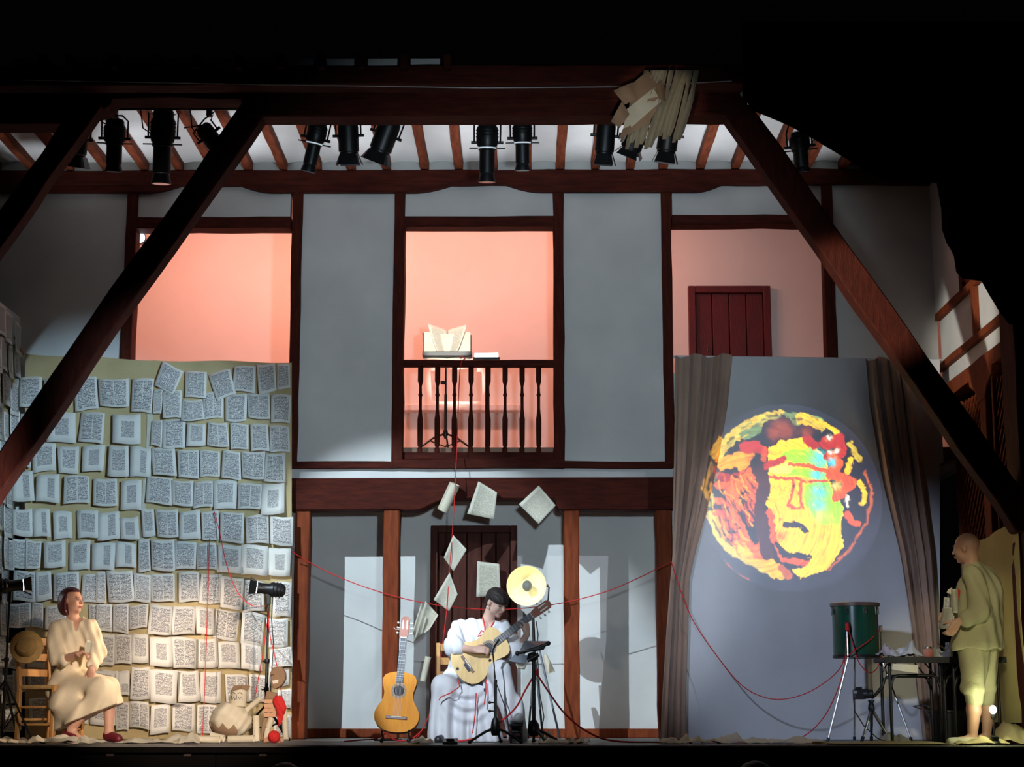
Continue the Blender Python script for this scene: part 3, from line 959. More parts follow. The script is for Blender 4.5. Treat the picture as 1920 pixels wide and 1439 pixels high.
addp('60,150,118,320,a;120,155,272,358,a;285,160,455,360,a;480,155,632,380,a;632,168,828,358,b;840,165,985,392,b;30,370,130,520,a;130,390,280,520,a;'
     '300,380,490,585,d;510,385,672,590,b,-5;722,398,905,592,d;120,590,205,750,a;205,585,362,775,c;370,600,510,785,c;525,600,672,772,d;695,605,830,800,c;830,610,970,805,e;'
     '75,770,220,970,e;228,785,382,970,e;408,790,580,972,b;598,808,755,1000,b;768,820,908,1015,d;75,1010,215,1190,c;212,1000,328,1195,e;342,1020,472,1200,d;490,1020,635,1200,c;'
     '622,1020,770,1218,e;770,1062,900,1205,d;30,1205,90,1410,a;80,1205,180,1390,a;160,1205,265,1400,a;278,1210,430,1395,c;440,1215,582,1400,c;588,1230,740,1410,e;740,1220,880,1390,e;'
     '1010,85,1160,255,a,-22;1185,125,1330,300,a,-3;1360,115,1500,295,a,17;1495,85,1640,258,a,-2;1648,75,1780,268,a,5;1780,70,1862,245,a,0;'
     '985,245,1045,400,a;1040,250,1170,425,a;1165,300,1310,445,b;1300,255,1440,430,b;1445,270,1590,445,a;1590,270,1735,430,b;1738,268,1870,458,a;'
     '972,435,1040,610,a;1040,435,1190,625,a;1200,455,1330,610,c;1330,450,1470,610,b;1475,455,1600,628,a;1608,455,1730,635,a;1735,470,1868,642,b;'
     '972,615,1135,800,a;1138,625,1285,812,b;1280,630,1415,808,a;1420,635,1550,825,a;1548,640,1700,820,b;1698,650,1842,835,a;'
     '940,805,1110,980,a;1100,830,1240,998,a;1240,825,1370,1000,b;1370,825,1525,1010,c;1525,842,1680,1018,b;1672,845,1830,1045,d;'
     '910,1000,995,1195,c;1000,1005,1150,1200,b;1150,1020,1290,1210,c;1290,1025,1410,1215,a;1415,1025,1575,1225,a;1575,1045,1735,1235,b;1730,1055,1880,1250,a;'
     '890,1200,965,1415,a;965,1205,1125,1415,b;1118,1210,1265,1400,a;1260,1230,1395,1405,b;1388,1235,1560,1430,c;1550,1240,1720,1440,c;1715,1260,1868,1440,d', 0, 660, 3.427)
addp('0,195,70,410,b;75,190,265,405,b;262,200,378,405,a;378,200,545,405,b;565,185,720,410,a;718,205,875,420,a,-4;855,225,1020,450,a,-3;1015,250,1170,470,a;1220,255,1360,505,a;'
     '0,420,110,610,b;120,415,228,620,a;228,420,360,590,b;362,415,530,630,a;525,425,700,635,a,-3;690,435,820,640,c;815,460,995,670,b,-5;1000,470,1165,700,a,-6;1180,510,1330,720,a;'
     '20,625,130,850,a;120,630,248,830,a;245,615,362,830,c;368,640,535,850,d;530,645,700,865,b;690,655,840,865,c;840,670,1000,875,c;1000,690,1150,880,c;1200,720,1360,850,b;'
     '20,870,150,1030,a;150,880,240,1050,f;235,845,372,1090,a;368,870,560,1110,c;560,870,720,1100,c;715,880,870,1105,c;895,900,1060,1100,b;1060,910,1200,1100,b;1200,860,1340,990,a;'
     '130,1090,230,1290,a;230,1095,370,1280,b;370,1110,520,1320,c;520,1105,690,1310,a;690,1110,860,1320,b;860,1130,1010,1320,a;1250,1000,1350,1140,a;1230,1180,1350,1340,a', 180, 1020, 3.69)
addp('120,915,330,1190,a;320,915,460,1190,c;480,930,715,1195,b;730,935,950,1200,a;60,1205,290,1435,b;290,1205,385,1430,a;400,1215,600,1439,a;795,1215,1010,1439,b', 0, 880, 4.797)
addp('30,570,180,760,a;90,760,180,930,a;190,560,330,750,c;190,760,330,900,a;10,790,140,1000,a;10,1010,150,1190,a;200,950,400,1150,a;330,560,480,760,a;480,560,690,760,b;400,760,600,960,a;600,770,800,960,a;400,960,620,1150,a;620,960,810,1150,c', 0, 1050, 3.7)

for n, (x0, y0, x1, y1, kd, rot) in enumerate(PG):
    random.seed(500 + n)
    cx, cy, hw, hh = (x0 + x1) / 2, (y0 + y1) / 2, (x1 - x0) / 2 * .955, (y1 - y0) / 2 * .95
    r = math.radians(rot)
    curl = random.uniform(.004, .03); side_c = random.uniform(-.015, .02); ph = random.uniform(0, 6)
    base = .012 + .006 * (n % 4)
    jit = [[(random.uniform(-2, 2), random.uniform(-2.4, 2.4)) for _ in range(2)] for _ in range(2)]

    def fn(u, v):
        jx = sum(jit[a][b][0] * (u if a else 1 - u) * (v if b else 1 - v) for a in (0, 1) for b in (0, 1))
        jy = sum(jit[a][b][1] * (u if a else 1 - u) * (v if b else 1 - v) for a in (0, 1) for b in (0, 1))
        x = (2 * u - 1) * hw + jx; y = -(2 * v - 1) * hh + jy + 1.2 * math.sin(u * 5 + ph)
        X, Yy = cx + x * math.cos(r) + y * math.sin(r), cy - x * math.sin(r) + y * math.cos(r)
        lift = base + curl * (1 - v) ** 2 + max(0, side_c) * u * u + max(0, -side_c) * (1 - u) ** 2
        p = P(X, Yy, YW - lift)
        p.z = max(p.z, 0.012)
        return p
    cols, blk = BL[kd]
    blk = tuple(b + random.uniform(-.02, .02) for b in blk)
    page_obj('printed_page', fn, 4, 4, bd, PAGE, cols, blk, random.random(), th=0.001)

# side return of the backdrop along the left wall
sdw = thing('side_page_backdrop', (XL, YB - .4, 0), 'narrow page covered cloth along the left side wall', 'backdrop')
zt0 = P(45, 662, YB).z
g = []
for i in range(9):
    t = i / 8
    g.append([(XL - .02 + .01 * math.sin(j * 1.7 + i), YB - .05 - (YB - 13.9) * j / 12, (zt0 + .02) * (1 - t) + .004) for j in range(13)])
MB().sheet(g, 0.004).build('cloth_panel', BEIGE, sdw, smooth=60)
random.seed(77)
for i in range(12):
    zt = zt0 + .25 - i * .285
    y = YB - .12
    while y > 14.0:
        wd = random.uniform(.2, .27); hh = random.uniform(.27, .34); dz = random.uniform(-.05, .05); z1_ = zt + dz; seed = random.random(); ph = random.uniform(0, 6)
        y0_ = y
        if z1_ - hh > 0.0:
            page_obj('printed_page', lambda u, v: Vector((XL + .012 + .02 * (1 - v) ** 2 + .012 * math.sin(u * 4 + ph), y0_ - wd * (1 - u), z1_ - hh * (1 - v))), 3, 3, sdw, PAGE, random.choice((1, 1, 2)), (.1, .1, .9, .88), seed, th=0.001)
        y -= wd + random.uniform(-.02, .05)
wl = hewn_w(XL - .16, XL - .06, 13.9, YB + .1, 0, zt0 + .35, .003).build('wall_left', PLAST, None)
tag(wl, 'plaster side wall behind the left page cloth', 'wall', kind='structure')
o = MB().tube([P(27, 632, YB - .2), P(45, 666, YB - .18)], .012, 6).build('batten', PINE, None, origin=P(27, 632, YB - .2))
tag(o, 'short pale stick leaning at the top corner of the page cloth', 'stick')

# ================================================================== PROJECTION CLOTH AND CURTAINS
YC = YB - .42
pc = thing('projection_screen', P(1500, 1390, YC), 'large white cloth screen with the projected painted face', 'screen')
g = []
for i in range(41):
    t = i / 40
    row = []
    for j in range(49):
        u = j / 48
        x = 1275 + (1762 - 1275) * u
        y = 669 + 6 * u + (1392 - 672) * t
        fold = .012 * math.sin(u * 34 + .8 * math.sin(t * 4)) * (.35 + .65 * abs(u - .5) * 2) + .02 * fbm(u * 3, t * 2.2, 3)
        dg = .06 * math.exp(-((u - .55 - t * .9) / .05) ** 2) * math.exp(-((t - .18) / .14) ** 2) + .05 * math.exp(-((u - .62 - t * .6) / .04) ** 2) * math.exp(-((t - .12) / .12) ** 2)
        p = P(x, y, YC + fold - dg)
        p.z = max(p.z, .004)
        row.append(p)
    g.append(row)
MB().sheet(g, 0.003).build('sheet', SHEET, pc, smooth=70)
MB().tube([P(1262, 669, YC + .06), P(1765, 676, YC + .06)], .012, 8).build('top_rope', SHEET, pc, smooth=60)


def curtain(label, rows, nf, amp, Y, seed):
    """rows: (t along length: y pixel, x left, x right) ; pleats gather and flare with the outline"""
    random.seed(seed)
    ph = [random.uniform(-.4, .4) for _ in range(64)]
    g = []
    NR = 40
    ys = [r[0] for r in rows]
    for i in range(NR + 1):
        y = ys[0] + (ys[-1] - ys[0]) * i / NR
        xl = np.interp(y, ys, [r[1] for r in rows]); xr = np.interp(y, ys, [r[2] for r in rows])
        row = []
        NU = nf * 8
        for j in range(NU + 1):
            u = j / NU
            a = u * nf * 2 * math.pi + ph[int(u * nf) % 64] * math.sin(i * .1)
            dep = amp * (math.sin(a) * (0.7 + .5 * math.sin(i * .07 + u * 9 + seed)) + .35 * math.sin(a * 2.3 + i * .05 + seed)) + .01 * fbm(u * 12, i * .2, seed)
            yy = y + (4 * math.sin(a * .5) if i == 0 else 0)
            p = P(xl + (xr - xl) * u + 2.0 * math.cos(a), yy, Y + dep)
            p.z = max(p.z, .006)
            row.append(p)
        g.append(row)
    o = MB().sheet(g, 0.004).build('curtain', CURT, None, 70, origin=P((rows[-1][1] + rows[-1][2]) / 2, rows[-1][0], Y))
    return tag(o, label, 'curtain')


curtain('taupe curtain hanging left of the projection screen and gathered to the side', [(667, 1264, 1371), (760, 1263, 1362), (860, 1262, 1345), (960, 1260, 1322), (1040, 1259, 1300), (1090, 1255, 1290), (1180, 1248, 1288), (1290, 1241, 1284), (1392, 1236, 1284)], 4, .05, YC - .10, 3)
curtain('taupe curtain hanging right of the projection screen near the man', [(673, 1621, 1700), (760, 1628, 1712), (900, 1652, 1730), (1040, 1686, 1748), (1180, 1708, 1757), (1392, 1728, 1772)], 4, .05, YC - .10, 5)

# yellow cloth on the right side wall behind the man
g = []
for i in range(21):
    t = i / 20
    row = []
    for j in range(25):
        u = j / 24
        Yq = 15.5 - u * 1.85
        ztop_ = PX(1780 + 114 * u, 1043 - 62 * u, XR - .03).z
        row.append((XR - .03 + .018 * math.sin(u * 16 + .5 * math.sin(t * 4)) + .015 * fbm(u * 5, t * 3), Yq, ztop_ * (1 - t) + .16 * t))
    g.append(row)
o = MB().sheet(g, 0.004).build('hanging_cloth', YELC, None, 70, origin=(XR - .03, 14.6, .1))
tag(o, 'yellow cloth hung on the right gallery wall behind the man', 'cloth')

# ================================================================== SLIDE PROJECTOR (courtyard gallery, above the audience)
YPJ = Vector((1.2, 5.2, 4.6))
NX, NY = 330, 312
cx_, cy_ = np.meshgrid(np.linspace(-60, 1579, NX), np.linspace(-60, 1490, NY))
rs = np.random.RandomState(4)


def vnoise(x, y, sc, sd):
    r = np.random.RandomState(sd).rand(64, 64)
    a, b = (x / sc) % 63, (y / sc) % 63
    i, j = a.astype(int), b.astype(int); fa_, fb_ = a - i, b - j
    fa_, fb_ = fa_ * fa_ * (3 - 2 * fa_), fb_ * fb_ * (3 - 2 * fb_)
    i2, j2 = (i + 1) % 64, (j + 1) % 64
    return (r[i, j] * (1 - fa_) + r[i2, j] * fa_) * (1 - fb_) + (r[i, j2] * (1 - fa_) + r[i2, j2] * fa_) * fb_


wx = cx_ + 14 * (vnoise(cx_ + 200, cy_ + 200, 13, 11) - .5) + 16 * (vnoise(cx_ + 200, cy_ + 200, 30, 1) - .5) + 14 * (vnoise(cx_ + 200, cy_ + 200, 110, 5) - .5)
wy = cy_ + 14 * (vnoise(cx_ + 200, cy_ + 200, 13, 12) - .5) + 16 * (vnoise(cx_ + 200, cy_ + 200, 30, 2) - .5) + 14 * (vnoise(cx_ + 200, cy_ + 200, 110, 6) - .5)
IMG = np.zeros((NY, NX, 3))
BG = np.array((.010, .011, .022))
IMG[:] = BG


def put(mask, col, a=1.0):
    m = np.clip(mask, 0, 1)[..., None] * a
    IMG[:] = IMG * (1 - m) + np.array(col) * m


def poly(pts, col, a=1.0):
    x, y = wx, wy
    ins = np.zeros_like(x, bool)
    for (x0, y0), (x1, y1) in zip(pts, pts[1:] + pts[:1]):
        c = ((y0 > y) != (y1 > y)) & (x < (x1 - x0) * (y - y0) / ((y1 - y0) or 1e-9) + x0)
        ins ^= c
    put(ins, col, a)


def stroke(pts, wd, col, a=1.0, soft=6):
    d = np.full(wx.shape, 1e9)
    for (x0, y0), (x1, y1) in zip(pts, pts[1:]):
        dx, dy = x1 - x0, y1 - y0
        t = np.clip(((wx - x0) * dx + (wy - y0) * dy) / (dx * dx + dy * dy + 1e-9), 0, 1)
        d = np.minimum(d, np.hypot(wx - x0 - t * dx, wy - y0 - t * dy))
    put((wd / 2 - d) / soft + .5, col, a)


def blob(x, y, r, col, a=1.0):
    put(np.exp(-(((wx - x) ** 2 + (wy - y) ** 2) / r ** 2)), col, a)


YEL, ORA, RED, GRN, CYA, BRN, DK = (.95, .52, .0), (.62, .085, .0), (.40, .02, .0), (.30, .80, .01), (.08, .62, .70), (.05, .012, .003), (.008, .006, .010)
PALE, SAGE = (.50, .38, .05), (.12, .20, .08)
# rim strokes
stroke([(200, 430), (320, 290), (470, 180), (690, 120)], 90, PALE)
stroke([(430, 260), (620, 170), (760, 135), (980, 165)], 80, SAGE)
stroke([(840, 140), (1000, 190), (1100, 250)], 80, YEL, .8)
stroke([(1210, 330), (1290, 450)], 40, PALE)
stroke([(140, 600), (110, 690), (150, 790)], 36, PALE, .8)
stroke([(165, 870), (215, 1000), (300, 1100), (430, 1190), (560, 1270), (690, 1315)], 62, PALE)
stroke([(400, 1080), (520, 1190), (660, 1280)], 110, (.85, .36, .01))
stroke([(330, 470), (250, 480), (450, 430), (400, 500)], 90, (.85, .28, .0))
# hair at the left: orange plaits
stroke([(200, 560), (330, 590), (420, 560)], 60, RED, .8)
stroke([(230, 640), (350, 650), (450, 570)], 60, ORA)
for a_, b_ in (((210, 760), (360, 800)), ((205, 850), (380, 890)), ((265, 930), (430, 970)), ((310, 1010), (470, 1040))):
    stroke([a_, b_], 52, ORA)
stroke([(500, 540), (330, 700), (370, 900), (540, 1160)], 96, (.72, .12, .0))
stroke([(540, 560), (470, 700), (500, 880)], 74, ORA)
stroke([(390, 740), (480, 860), (520, 960)], 20, BRN)
stroke([(400, 860), (470, 960), (500, 1060)], 50, DK)
stroke([(430, 360), (585, 370)], 95, RED)
rb = random.Random(5)
for _ in range(70):                           # bristle strokes through the plaits
    x0 = rb.uniform(230, 470); y0 = rb.uniform(540, 1050)
    dx, dy = rb.uniform(20, 90), rb.uniform(30, 150)
    stroke([(x0, y0), (x0 + dx * .4, y0 + dy * .6), (x0 + dx, y0 + dy)], rb.uniform(4, 13), rb.choice((ORA, RED, BRN, BRN, (.8, .2, .0), (.85, .33, .01), DK)), .85, 4)
for _ in range(46):                           # and round the rim
    an = rb.uniform(2.6, 5.3); rr_ = rb.uniform(540, 625)
    p0 = (745 + rr_ * math.cos(an), 725 + rr_ * math.sin(an)); p1 = (745 + rr_ * math.cos(an + .12), 725 + rr_ * math.sin(an + .12))
    stroke([p0, p1], rb.uniform(6, 18), rb.choice((PALE, SAGE, YEL, (.45, .30, .05), DK)), .75, 5)
# dark hair crown
poly([(555, 200), (600, 150), (660, 160), (705, 105), (770, 170), (800, 210), (850, 180), (930, 200), (960, 270), (1040, 205), (1090, 240), (1140, 330), (1100, 420), (1000, 380), (860, 290), (700, 300), (600, 380), (540, 330)], DK)
for x, y, r in ((680, 210, 60), (750, 240, 50), (640, 260, 40), (890, 240, 40)):
    blob(x, y, r, (.30, .05, .01), .8)
# face
poly([(610, 370), (700, 305), (860, 290), (1000, 390), (1045, 480), (1060, 600), (1085, 700), (1165, 790), (1150, 1000), (1175, 1105), (1040, 1270), (850, 1340), (780, 1275), (900, 1245), (930, 1190), (720, 1150), (650, 1070), (640, 960), (610, 850), (580, 740), (605, 600), (600, 470)], YEL)
poly([(660, 420), (760, 375), (930, 365), (1045, 440), (1035, 505), (800, 480)], GRN)
blob(975, 440, 62, CYA); blob(930, 420, 40, GRN, .6)
poly([(870, 640), (1040, 600), (1085, 700), (1165, 790), (1140, 930), (1000, 940), (880, 800)], GRN)
blob(985, 690, 55, CYA, .8); blob(975, 795, 50, CYA, .8); blob(1000, 880, 60, (.7, .9, .15), .7)
stroke([(770, 545), (900, 550), (1010, 575)], 60, GRN); blob(970, 560, 45, CYA, .9)
stroke([(650, 520), (750, 510)], 80, (1.0, .75, .12))
# brow, eyes, nose
stroke([(575, 505), (640, 470), (715, 445)], 52, RED)
stroke([(760, 490), (900, 500), (1060, 540)], 30, ORA)
stroke([(600, 580), (760, 590), (900, 612), (1035, 605)], 20, (.55, .06, .005))
stroke([(785, 600), (800, 660), (755, 780), (800, 800)], 24, (.55, .08, .005))
stroke([(850, 600), (845, 700), (858, 805), (780, 812)], 24, ORA)
stroke([(815, 700), (810, 780)], 40, (1.0, .45, .02))
blob(800, 650, 16, BRN)
# mouth, chin, jaw
stroke([(725, 935), (850, 942), (885, 985)], 44, DK, 1, 3)
blob(700, 1020, 45, ORA, .8); blob(680, 890, 16, RED, .8); stroke([(900, 1100), (1060, 1040), (1130, 960)], 30, (1.0, .5, .02), .5)
stroke([(610, 850), (640, 1050), (720, 1190), (880, 1225)], 55, ORA)
stroke([(660, 1080), (720, 1160), (910, 1185)], 42, DK)
stroke([(700, 1260), (760, 1320)], 60, (.40, .08, .01))
for _ in range(40):                           # dry brush marks over the face
    x0, y0 = rb.uniform(630, 1120), rb.uniform(330, 1230)
    stroke([(x0, y0), (x0 + rb.uniform(-60, 60), y0 + rb.uniform(-25, 25))], rb.uniform(3, 9), rb.choice(((1.0, .45, .01), (1.0, .82, .08), (.9, .6, .02))), .45, 5)
# dark plait over the cheek
stroke([(510, 480), (565, 620), (540, 850), (590, 1170)], 92, BRN)
blob(500, 470, 50, DK)
stroke([(580, 380), (570, 450)], 36, ORA, .7)
# cluster at the right temple, ear
stroke([(890, 300), (950, 340)], 70, RED)
stroke([(1030, 320), (1130, 290), (1140, 400), (1060, 420)], 90, RED)
stroke([(1080, 430), (1130, 480), (1060, 560)], 70, ORA)
blob(1080, 465, 30, CYA)
for x, y in ((1060, 275), (1065, 385), (1110, 380), (1195, 750)):
    blob(x, y, 16, (1.0, .95, .75))
stroke([(1100, 560), (1180, 600), (1230, 620), (1120, 720)], 80, ORA)
blob(1110, 650, 30, (1.0, .8, .2))
stroke([(1195, 540), (1230, 450)], 44, (1.0, .45, .02))
stroke([(1295, 620), (1330, 700), (1310, 785)], 42, YEL, .85)
stroke([(1195, 720), (1198, 800)], 22, (1.0, .9, .6))
stroke([(1195, 860), (1230, 920), (1275, 930)], 50, ORA)
stroke([(1330, 540), (1385, 690), (1340, 920), (1210, 1130), (1060, 1265)], 16, (.55, .11, .01), .9, 14)
stroke([(300, 1250), (350, 1320), (430, 1350)], 36, (.60, .10, .02), .7, 14)
# brush streaks
ang = np.arctan2(cy_ - 700, cx_ - 700)
st = vnoise(np.hypot(cx_ - 500, cy_ - 900) * 2.2 + 100, ang * 60 + 400, 14, 9)
st2 = vnoise(cx_ + 300, cy_ + 300, 26, 15)
IMG *= (0.42 + 0.62 * st + .3 * st2)[..., None] ** np.array((.7, 1.1, 1.2))
IMG = np.clip(IMG, BG[None, None, :] * .9, 1)
edge = (np.hypot((cx_ - 745) / 720, (cy_ - 735) / 700) > 1.0)
IMG[edge] = BG * .5

# glass slide: every node of the slide stands on the line lamp -> screen
TS = 0.03
px_ = 1290 + cx_ / 3.997; py_ = 750 + cy_ / 3.997
dirs = np.array([[(px_[0, 0] - 960) / F, 0, 0]])
R_ = np.array(CAMR)
dv = np.stack([(px_ - 960) / F, (719.5 - py_) / F, -np.ones_like(px_)], -1) @ R_.T
scr = dv * (YC / dv[..., 1:2]); scr[..., 2] += CZ
pj = thing('slide_projector', (YPJ.x, YPJ.y - .35, YPJ.z - .12), 'black slide projector up in the audience gallery facing the cloth screen', 'projector')
sv = np.array(YPJ)[None, None, :] + TS * (scr - np.array(YPJ)[None, None, :])
base = np.array(pj.location)
me = bpy.data.meshes.new('painted_slide')
ii, jj = np.meshgrid(np.arange(NY - 1), np.arange(NX - 1), indexing='ij')
a0 = (ii * NX + jj).ravel()
me.from_pydata((sv.reshape(-1, 3) - base).tolist(), [], np.stack([a0, a0 + 1, a0 + NX + 1, a0 + NX], 1).tolist())
ca = me.color_attributes.new('paint', 'FLOAT_COLOR', 'POINT')
ca.data.foreach_set('color', np.concatenate([IMG.reshape(-1, 3), np.ones((NX * NY, 1))], 1).astype(np.float32).ravel())
sm = bpy.data.materials.new('painted_glass'); sm.use_nodes = True
nt = sm.node_tree; nt.nodes.clear()
at = nt.nodes.new('ShaderNodeVertexColor'); at.layer_name = 'paint'
tr = nt.nodes.new('ShaderNodeBsdfTransparent'); ou = nt.nodes.new('ShaderNodeOutputMaterial')
nt.links.new(at.outputs[0], tr.inputs[0]); nt.links.new(tr.outputs[0], ou.inputs[0])
link('painted_slide', me, sm, pj)
dd = (P(1478, 930, YC) - YPJ).normalized()
sd_ = dd.cross(Vector((0, 0, 1))).normalized(); up_ = sd_.cross(dd)
MB().obox(YPJ - dd * .16, sd_ * .14, dd * .10, up_ * .11).build('projector_body', BLACK, pj, bevel=0.01)
MB().lathe([(.06, .36), (.075, .36), (.075, .44), (.06, .44), (.06, .36)], YPJ, dd, 24, caps=False).build('lens_ring', BLACK, pj, smooth=40)
spot('slide_projector_lamp', YPJ, P(1478, 930, YC), 15500, (1, 1, 1), 8.7, 0.0, 0.0)
# ================================================================== STAGE LANTERNS ON THE BATTEN
YT = 14.2
GLASS = mk('lens_glass', (0.25, 0.28, 0.32), None, 10, 0.08)
LAMPON = mk('lit_lens', (0.9, 0.95, 1.0), None, 10, 0.2, emit=(0.8, 0.92, 1.0), estr=14.0)
bt = MB().tube([P(-120, 202, YT), P(1560, 202, YT)], .024, 10).build('lighting_batten', BLACK, None, 50, origin=P(700, 202, YT))
tag(bt, 'black steel pipe carrying the lanterns under the roof', 'pipe')


def lantern(top, bot, wpx, style, label, glint=0.0, Y=YT, hook=None):
    """top/bot: pixel ends of the lantern body, wpx its width"""
    a, b = P(*top, Y), P(*bot, Y + .10)
    L = (b - a).length
    d = (b - a).normalized()
    sc = (P(1, 0, Y) - P(0, 0, Y)).length
    r = wpx * sc / 2
    hk = P(hook[0] if hook else top[0], 204, Y)
    t = thing('stage_lantern', hk, label, 'stage light', 'lanterns under the stage roof')
    MB().obox(hk + Vector((0, 0, -.02)), (.022, 0, 0), (0, .03, 0), (0, 0, .05)).build('clamp', BLACK, t, bevel=0.004)
    s = d.cross(Vector((0, 1, 0))).normalized()
    pv = a + d * L * .38
    y0 = hk + Vector((0, 0, -.06))
    MB().tube([pv + s * (r + .018), a + s * (r + .02) + d * L * .05, y0 + s * (r * .7), y0 - s * (r * .7), a - s * (r + .02) + d * L * .05, pv - s * (r + .018)], .008, 6).build('yoke', BLACK, t, smooth=50)
    for k in (1, -1):
        MB().tube([pv + s * k * r * .9, pv + s * k * (r + .045)], .013, 8).build('yoke_knob', BLACK, t, smooth=50)
    if style == 'profile':
        MB().lathe([(r * .45, 0), (r * .75, .01), (r * .85, .03), (r * .85, L * .12), (r, L * .16), (r * 1.02, L * .36), (r * .9, L * .44)], a, d, 20).build('lamp_house', BLACK, t, smooth=40)
        MB().lathe([(r * .82, L * .44), (r * .82, L * .5), (r * .72, L * .51), (r * .72, L * .86), (r * .66, L * .87), (r * .8, L * .98), (r * .8, L), (r * .7, L)], a, d, 20).build('lens_barrel', BLACK, t, smooth=40)
        for k in (1, -1):
            MB().tube([a + d * L * .47 + s * k * r * .7, a + d * L * .47 + s * k * (r + .06)], .006, 6).build('shutter_handle', BLACK, t)
        for k in range(3):
            MB().lathe([(r * 1.03, L * (.18 + .05 * k)), (r * 1.06, L * (.19 + .05 * k)), (r * 1.03, L * (.20 + .05 * k))], a, d, 20, caps=False).build('cooling_fin', BLACK, t, smooth=60)
    else:
        MB().lathe([(r * .6, 0), (r * .85, .015), (r * .95, .04), (r, L * .2), (r, L * .72), (r * .9, L * .74), (r * .9, L * .78)], a, d, 20).build('lamp_house', BLACK, t, smooth=40)
        e = a + d * L * .78
        f2 = s.cross(d)
        for k, (u, wv) in enumerate(((s, f2), (-s, f2), (f2, s), (-f2, s))):
            q0 = e + u * r * .85; q1 = e + u * r * 1.25 + d * L * .24
            MB().sheet([[q0 - wv * r * .75, q0 + wv * r * .75], [q1 - wv * r * 1.0, q1 + wv * r * 1.0]], .004).build('barn_door', BLACK, t)
    if glint:  # glint on the housing, made as a faintly glowing ring
        MB().lathe([(r * .845, L * glint), (r * .86, L * glint + .004), (r * .86, L * glint + .008), (r * .845, L * glint + .011)], a, d, 20, caps=False).build('glint_ring', mk('glint_glow', (0.8, 0.9, 1.0), None, 10, .3, emit=(0.8, 0.92, 1.0), estr=0.5), t, smooth=60)
    MB().lathe([(.001, 0), (r * .68, .0), (r * .68, .006), (.001, .006)], a + d * (L if style == 'profile' else L * .78) - d * .004, d, 18).build('lens', GLASS, t)
    return t


lantern((150, 228), (140, 312), 38, 'flood', 'dark floodlight half hidden behind the short left brace')
lantern((216, 222), (213, 322), 40, 'profile', 'cylindrical lantern on a wire yoke left of the tallest one')
lantern((307, 205), (302, 345), 46, 'profile', 'tall profile lantern hanging between the two left braces')
lantern((377, 235), (415, 285), 32, 'flood', 'small lantern tilted to the right beside the long left brace', hook=(393, 0))
lantern((600, 222), (578, 322), 36, 'profile', 'tilted profile lantern first inside the middle bay from the left', .46)
lantern((652, 222), (655, 308), 38, 'flood', 'upright floodlight with barn doors second in the middle bay')
lantern((735, 222), (705, 303), 42, 'flood', 'tilted floodlight with open barn doors third in the middle bay')
lantern((914, 222), (913, 342), 40, 'profile', 'long profile lantern above the middle opening reaching below the wall plate', .46)
lantern((979, 222), (980, 320), 36, 'profile', 'profile lantern just right of the longest middle one', .46)
lantern((1138, 222), (1131, 308), 36, 'flood', 'floodlight left of the hanging paper bundle')
lantern((1196, 245), (1178, 290), 40, 'flood', 'wide lantern just below the hanging paper bundle', hook=(1200, 0))
lantern((1258, 222), (1246, 304), 38, 'flood', 'floodlight right of the hanging paper bundle')
lantern((1497, 246), (1504, 322), 38, 'profile', 'lone lantern right of the long right brace', hook=(1496, 0))
# looping cables between the lanterns
for i, pts in enumerate(([(212, 200), (222, 226), (196, 232), (182, 222), (163, 232)], [(240, 190), (262, 194), (268, 240), (285, 252)], [(355, 190), (360, 240), (372, 256), (395, 232), (345, 240)], [(640, 203), (675, 224), (700, 203)], [(1040, 203), (1060, 222), (1085, 203)])):
    o = MB().tube([P(x, y, YT - .02) for x, y in pts], .006, 6).build('lantern_cable', BLACK, None, 60, origin=P(*pts[0], YT - .02))
    tag(o, ['thin black cable looping at the far left lantern', 'thin black cable beside the tall left lantern', 'thin black cable around the small tilted lantern', 'thin black cable under the beam between the middle lanterns', 'thin black cable under the beam right of the middle'][i], 'cable')

# lamp inside the left opening
t = thing('wall_lamp', P(262, 446, YB + .35), 'small lit spotlight in the top corner of the left opening', 'lamp')
p = P(262, 446, YB + .32)
MB().lathe([(.03, .16), (.055, .13), (.06, .03), (.06, 0), (.052, 0)], p, (-.1, 1, .1), 18).build('lamp_house', BLACK, t, smooth=40)
MB().lathe([(.001, 0), (.050, 0), (.050, .01), (.001, .01)], p + Vector((0, -.006, 0)), (-.1, 1, .1), 18).build('lens', LAMPON, t)
MB().tube([p + Vector((0, .08, .05)), p + Vector((0, .08, .16))], .01, 8).build('bracket', BLACK, t)

# ================================================================== PAPER BUNDLE ON THE BEAM
YQ = Y1 - .62
pb = thing('paper_bundle', P(1240, 140, YQ), 'bundle of folded paper strips hanging from the front beam', 'paper')
random.seed(31)
MB().tube([P(1240, 140, YQ - .02), P(1240, 134, Y1 - .38)], .01, 6).build('hanging_cord', PAPERB, pb)
for k in range(13):
    u = k / 12
    x0, x1 = 1212 + 96 * u, 1166 + 106 * u
    yb2 = 278 - 24 * u + random.uniform(-12, 12)
    wd = random.uniform(7, 9.5); dz_ = random.uniform(-.05, .05)
    g = []
    for i in range(9):
        t_ = i / 8
        xm = x0 + (x1 - x0) * t_ + 5 * math.sin(t_ * 3.1 + k) * (1 - t_)
        y = 132 + (yb2 - 132) * t_
        w2 = wd * (.65 if i == 2 else 1) * (1 + .25 * t_) * (.55 if i == 8 else 1)
        g.append([P(xm + w2 * (q - .5), y, YQ + (.03 - .11 * (1 - abs(2 * q - 1))) * (.6 + .5 * t_) + dz_) for q in (0, .25, .5, .75, 1)])
    MB().sheet(g, .003).build('folded_strip', PAPER, pb, smooth=35)
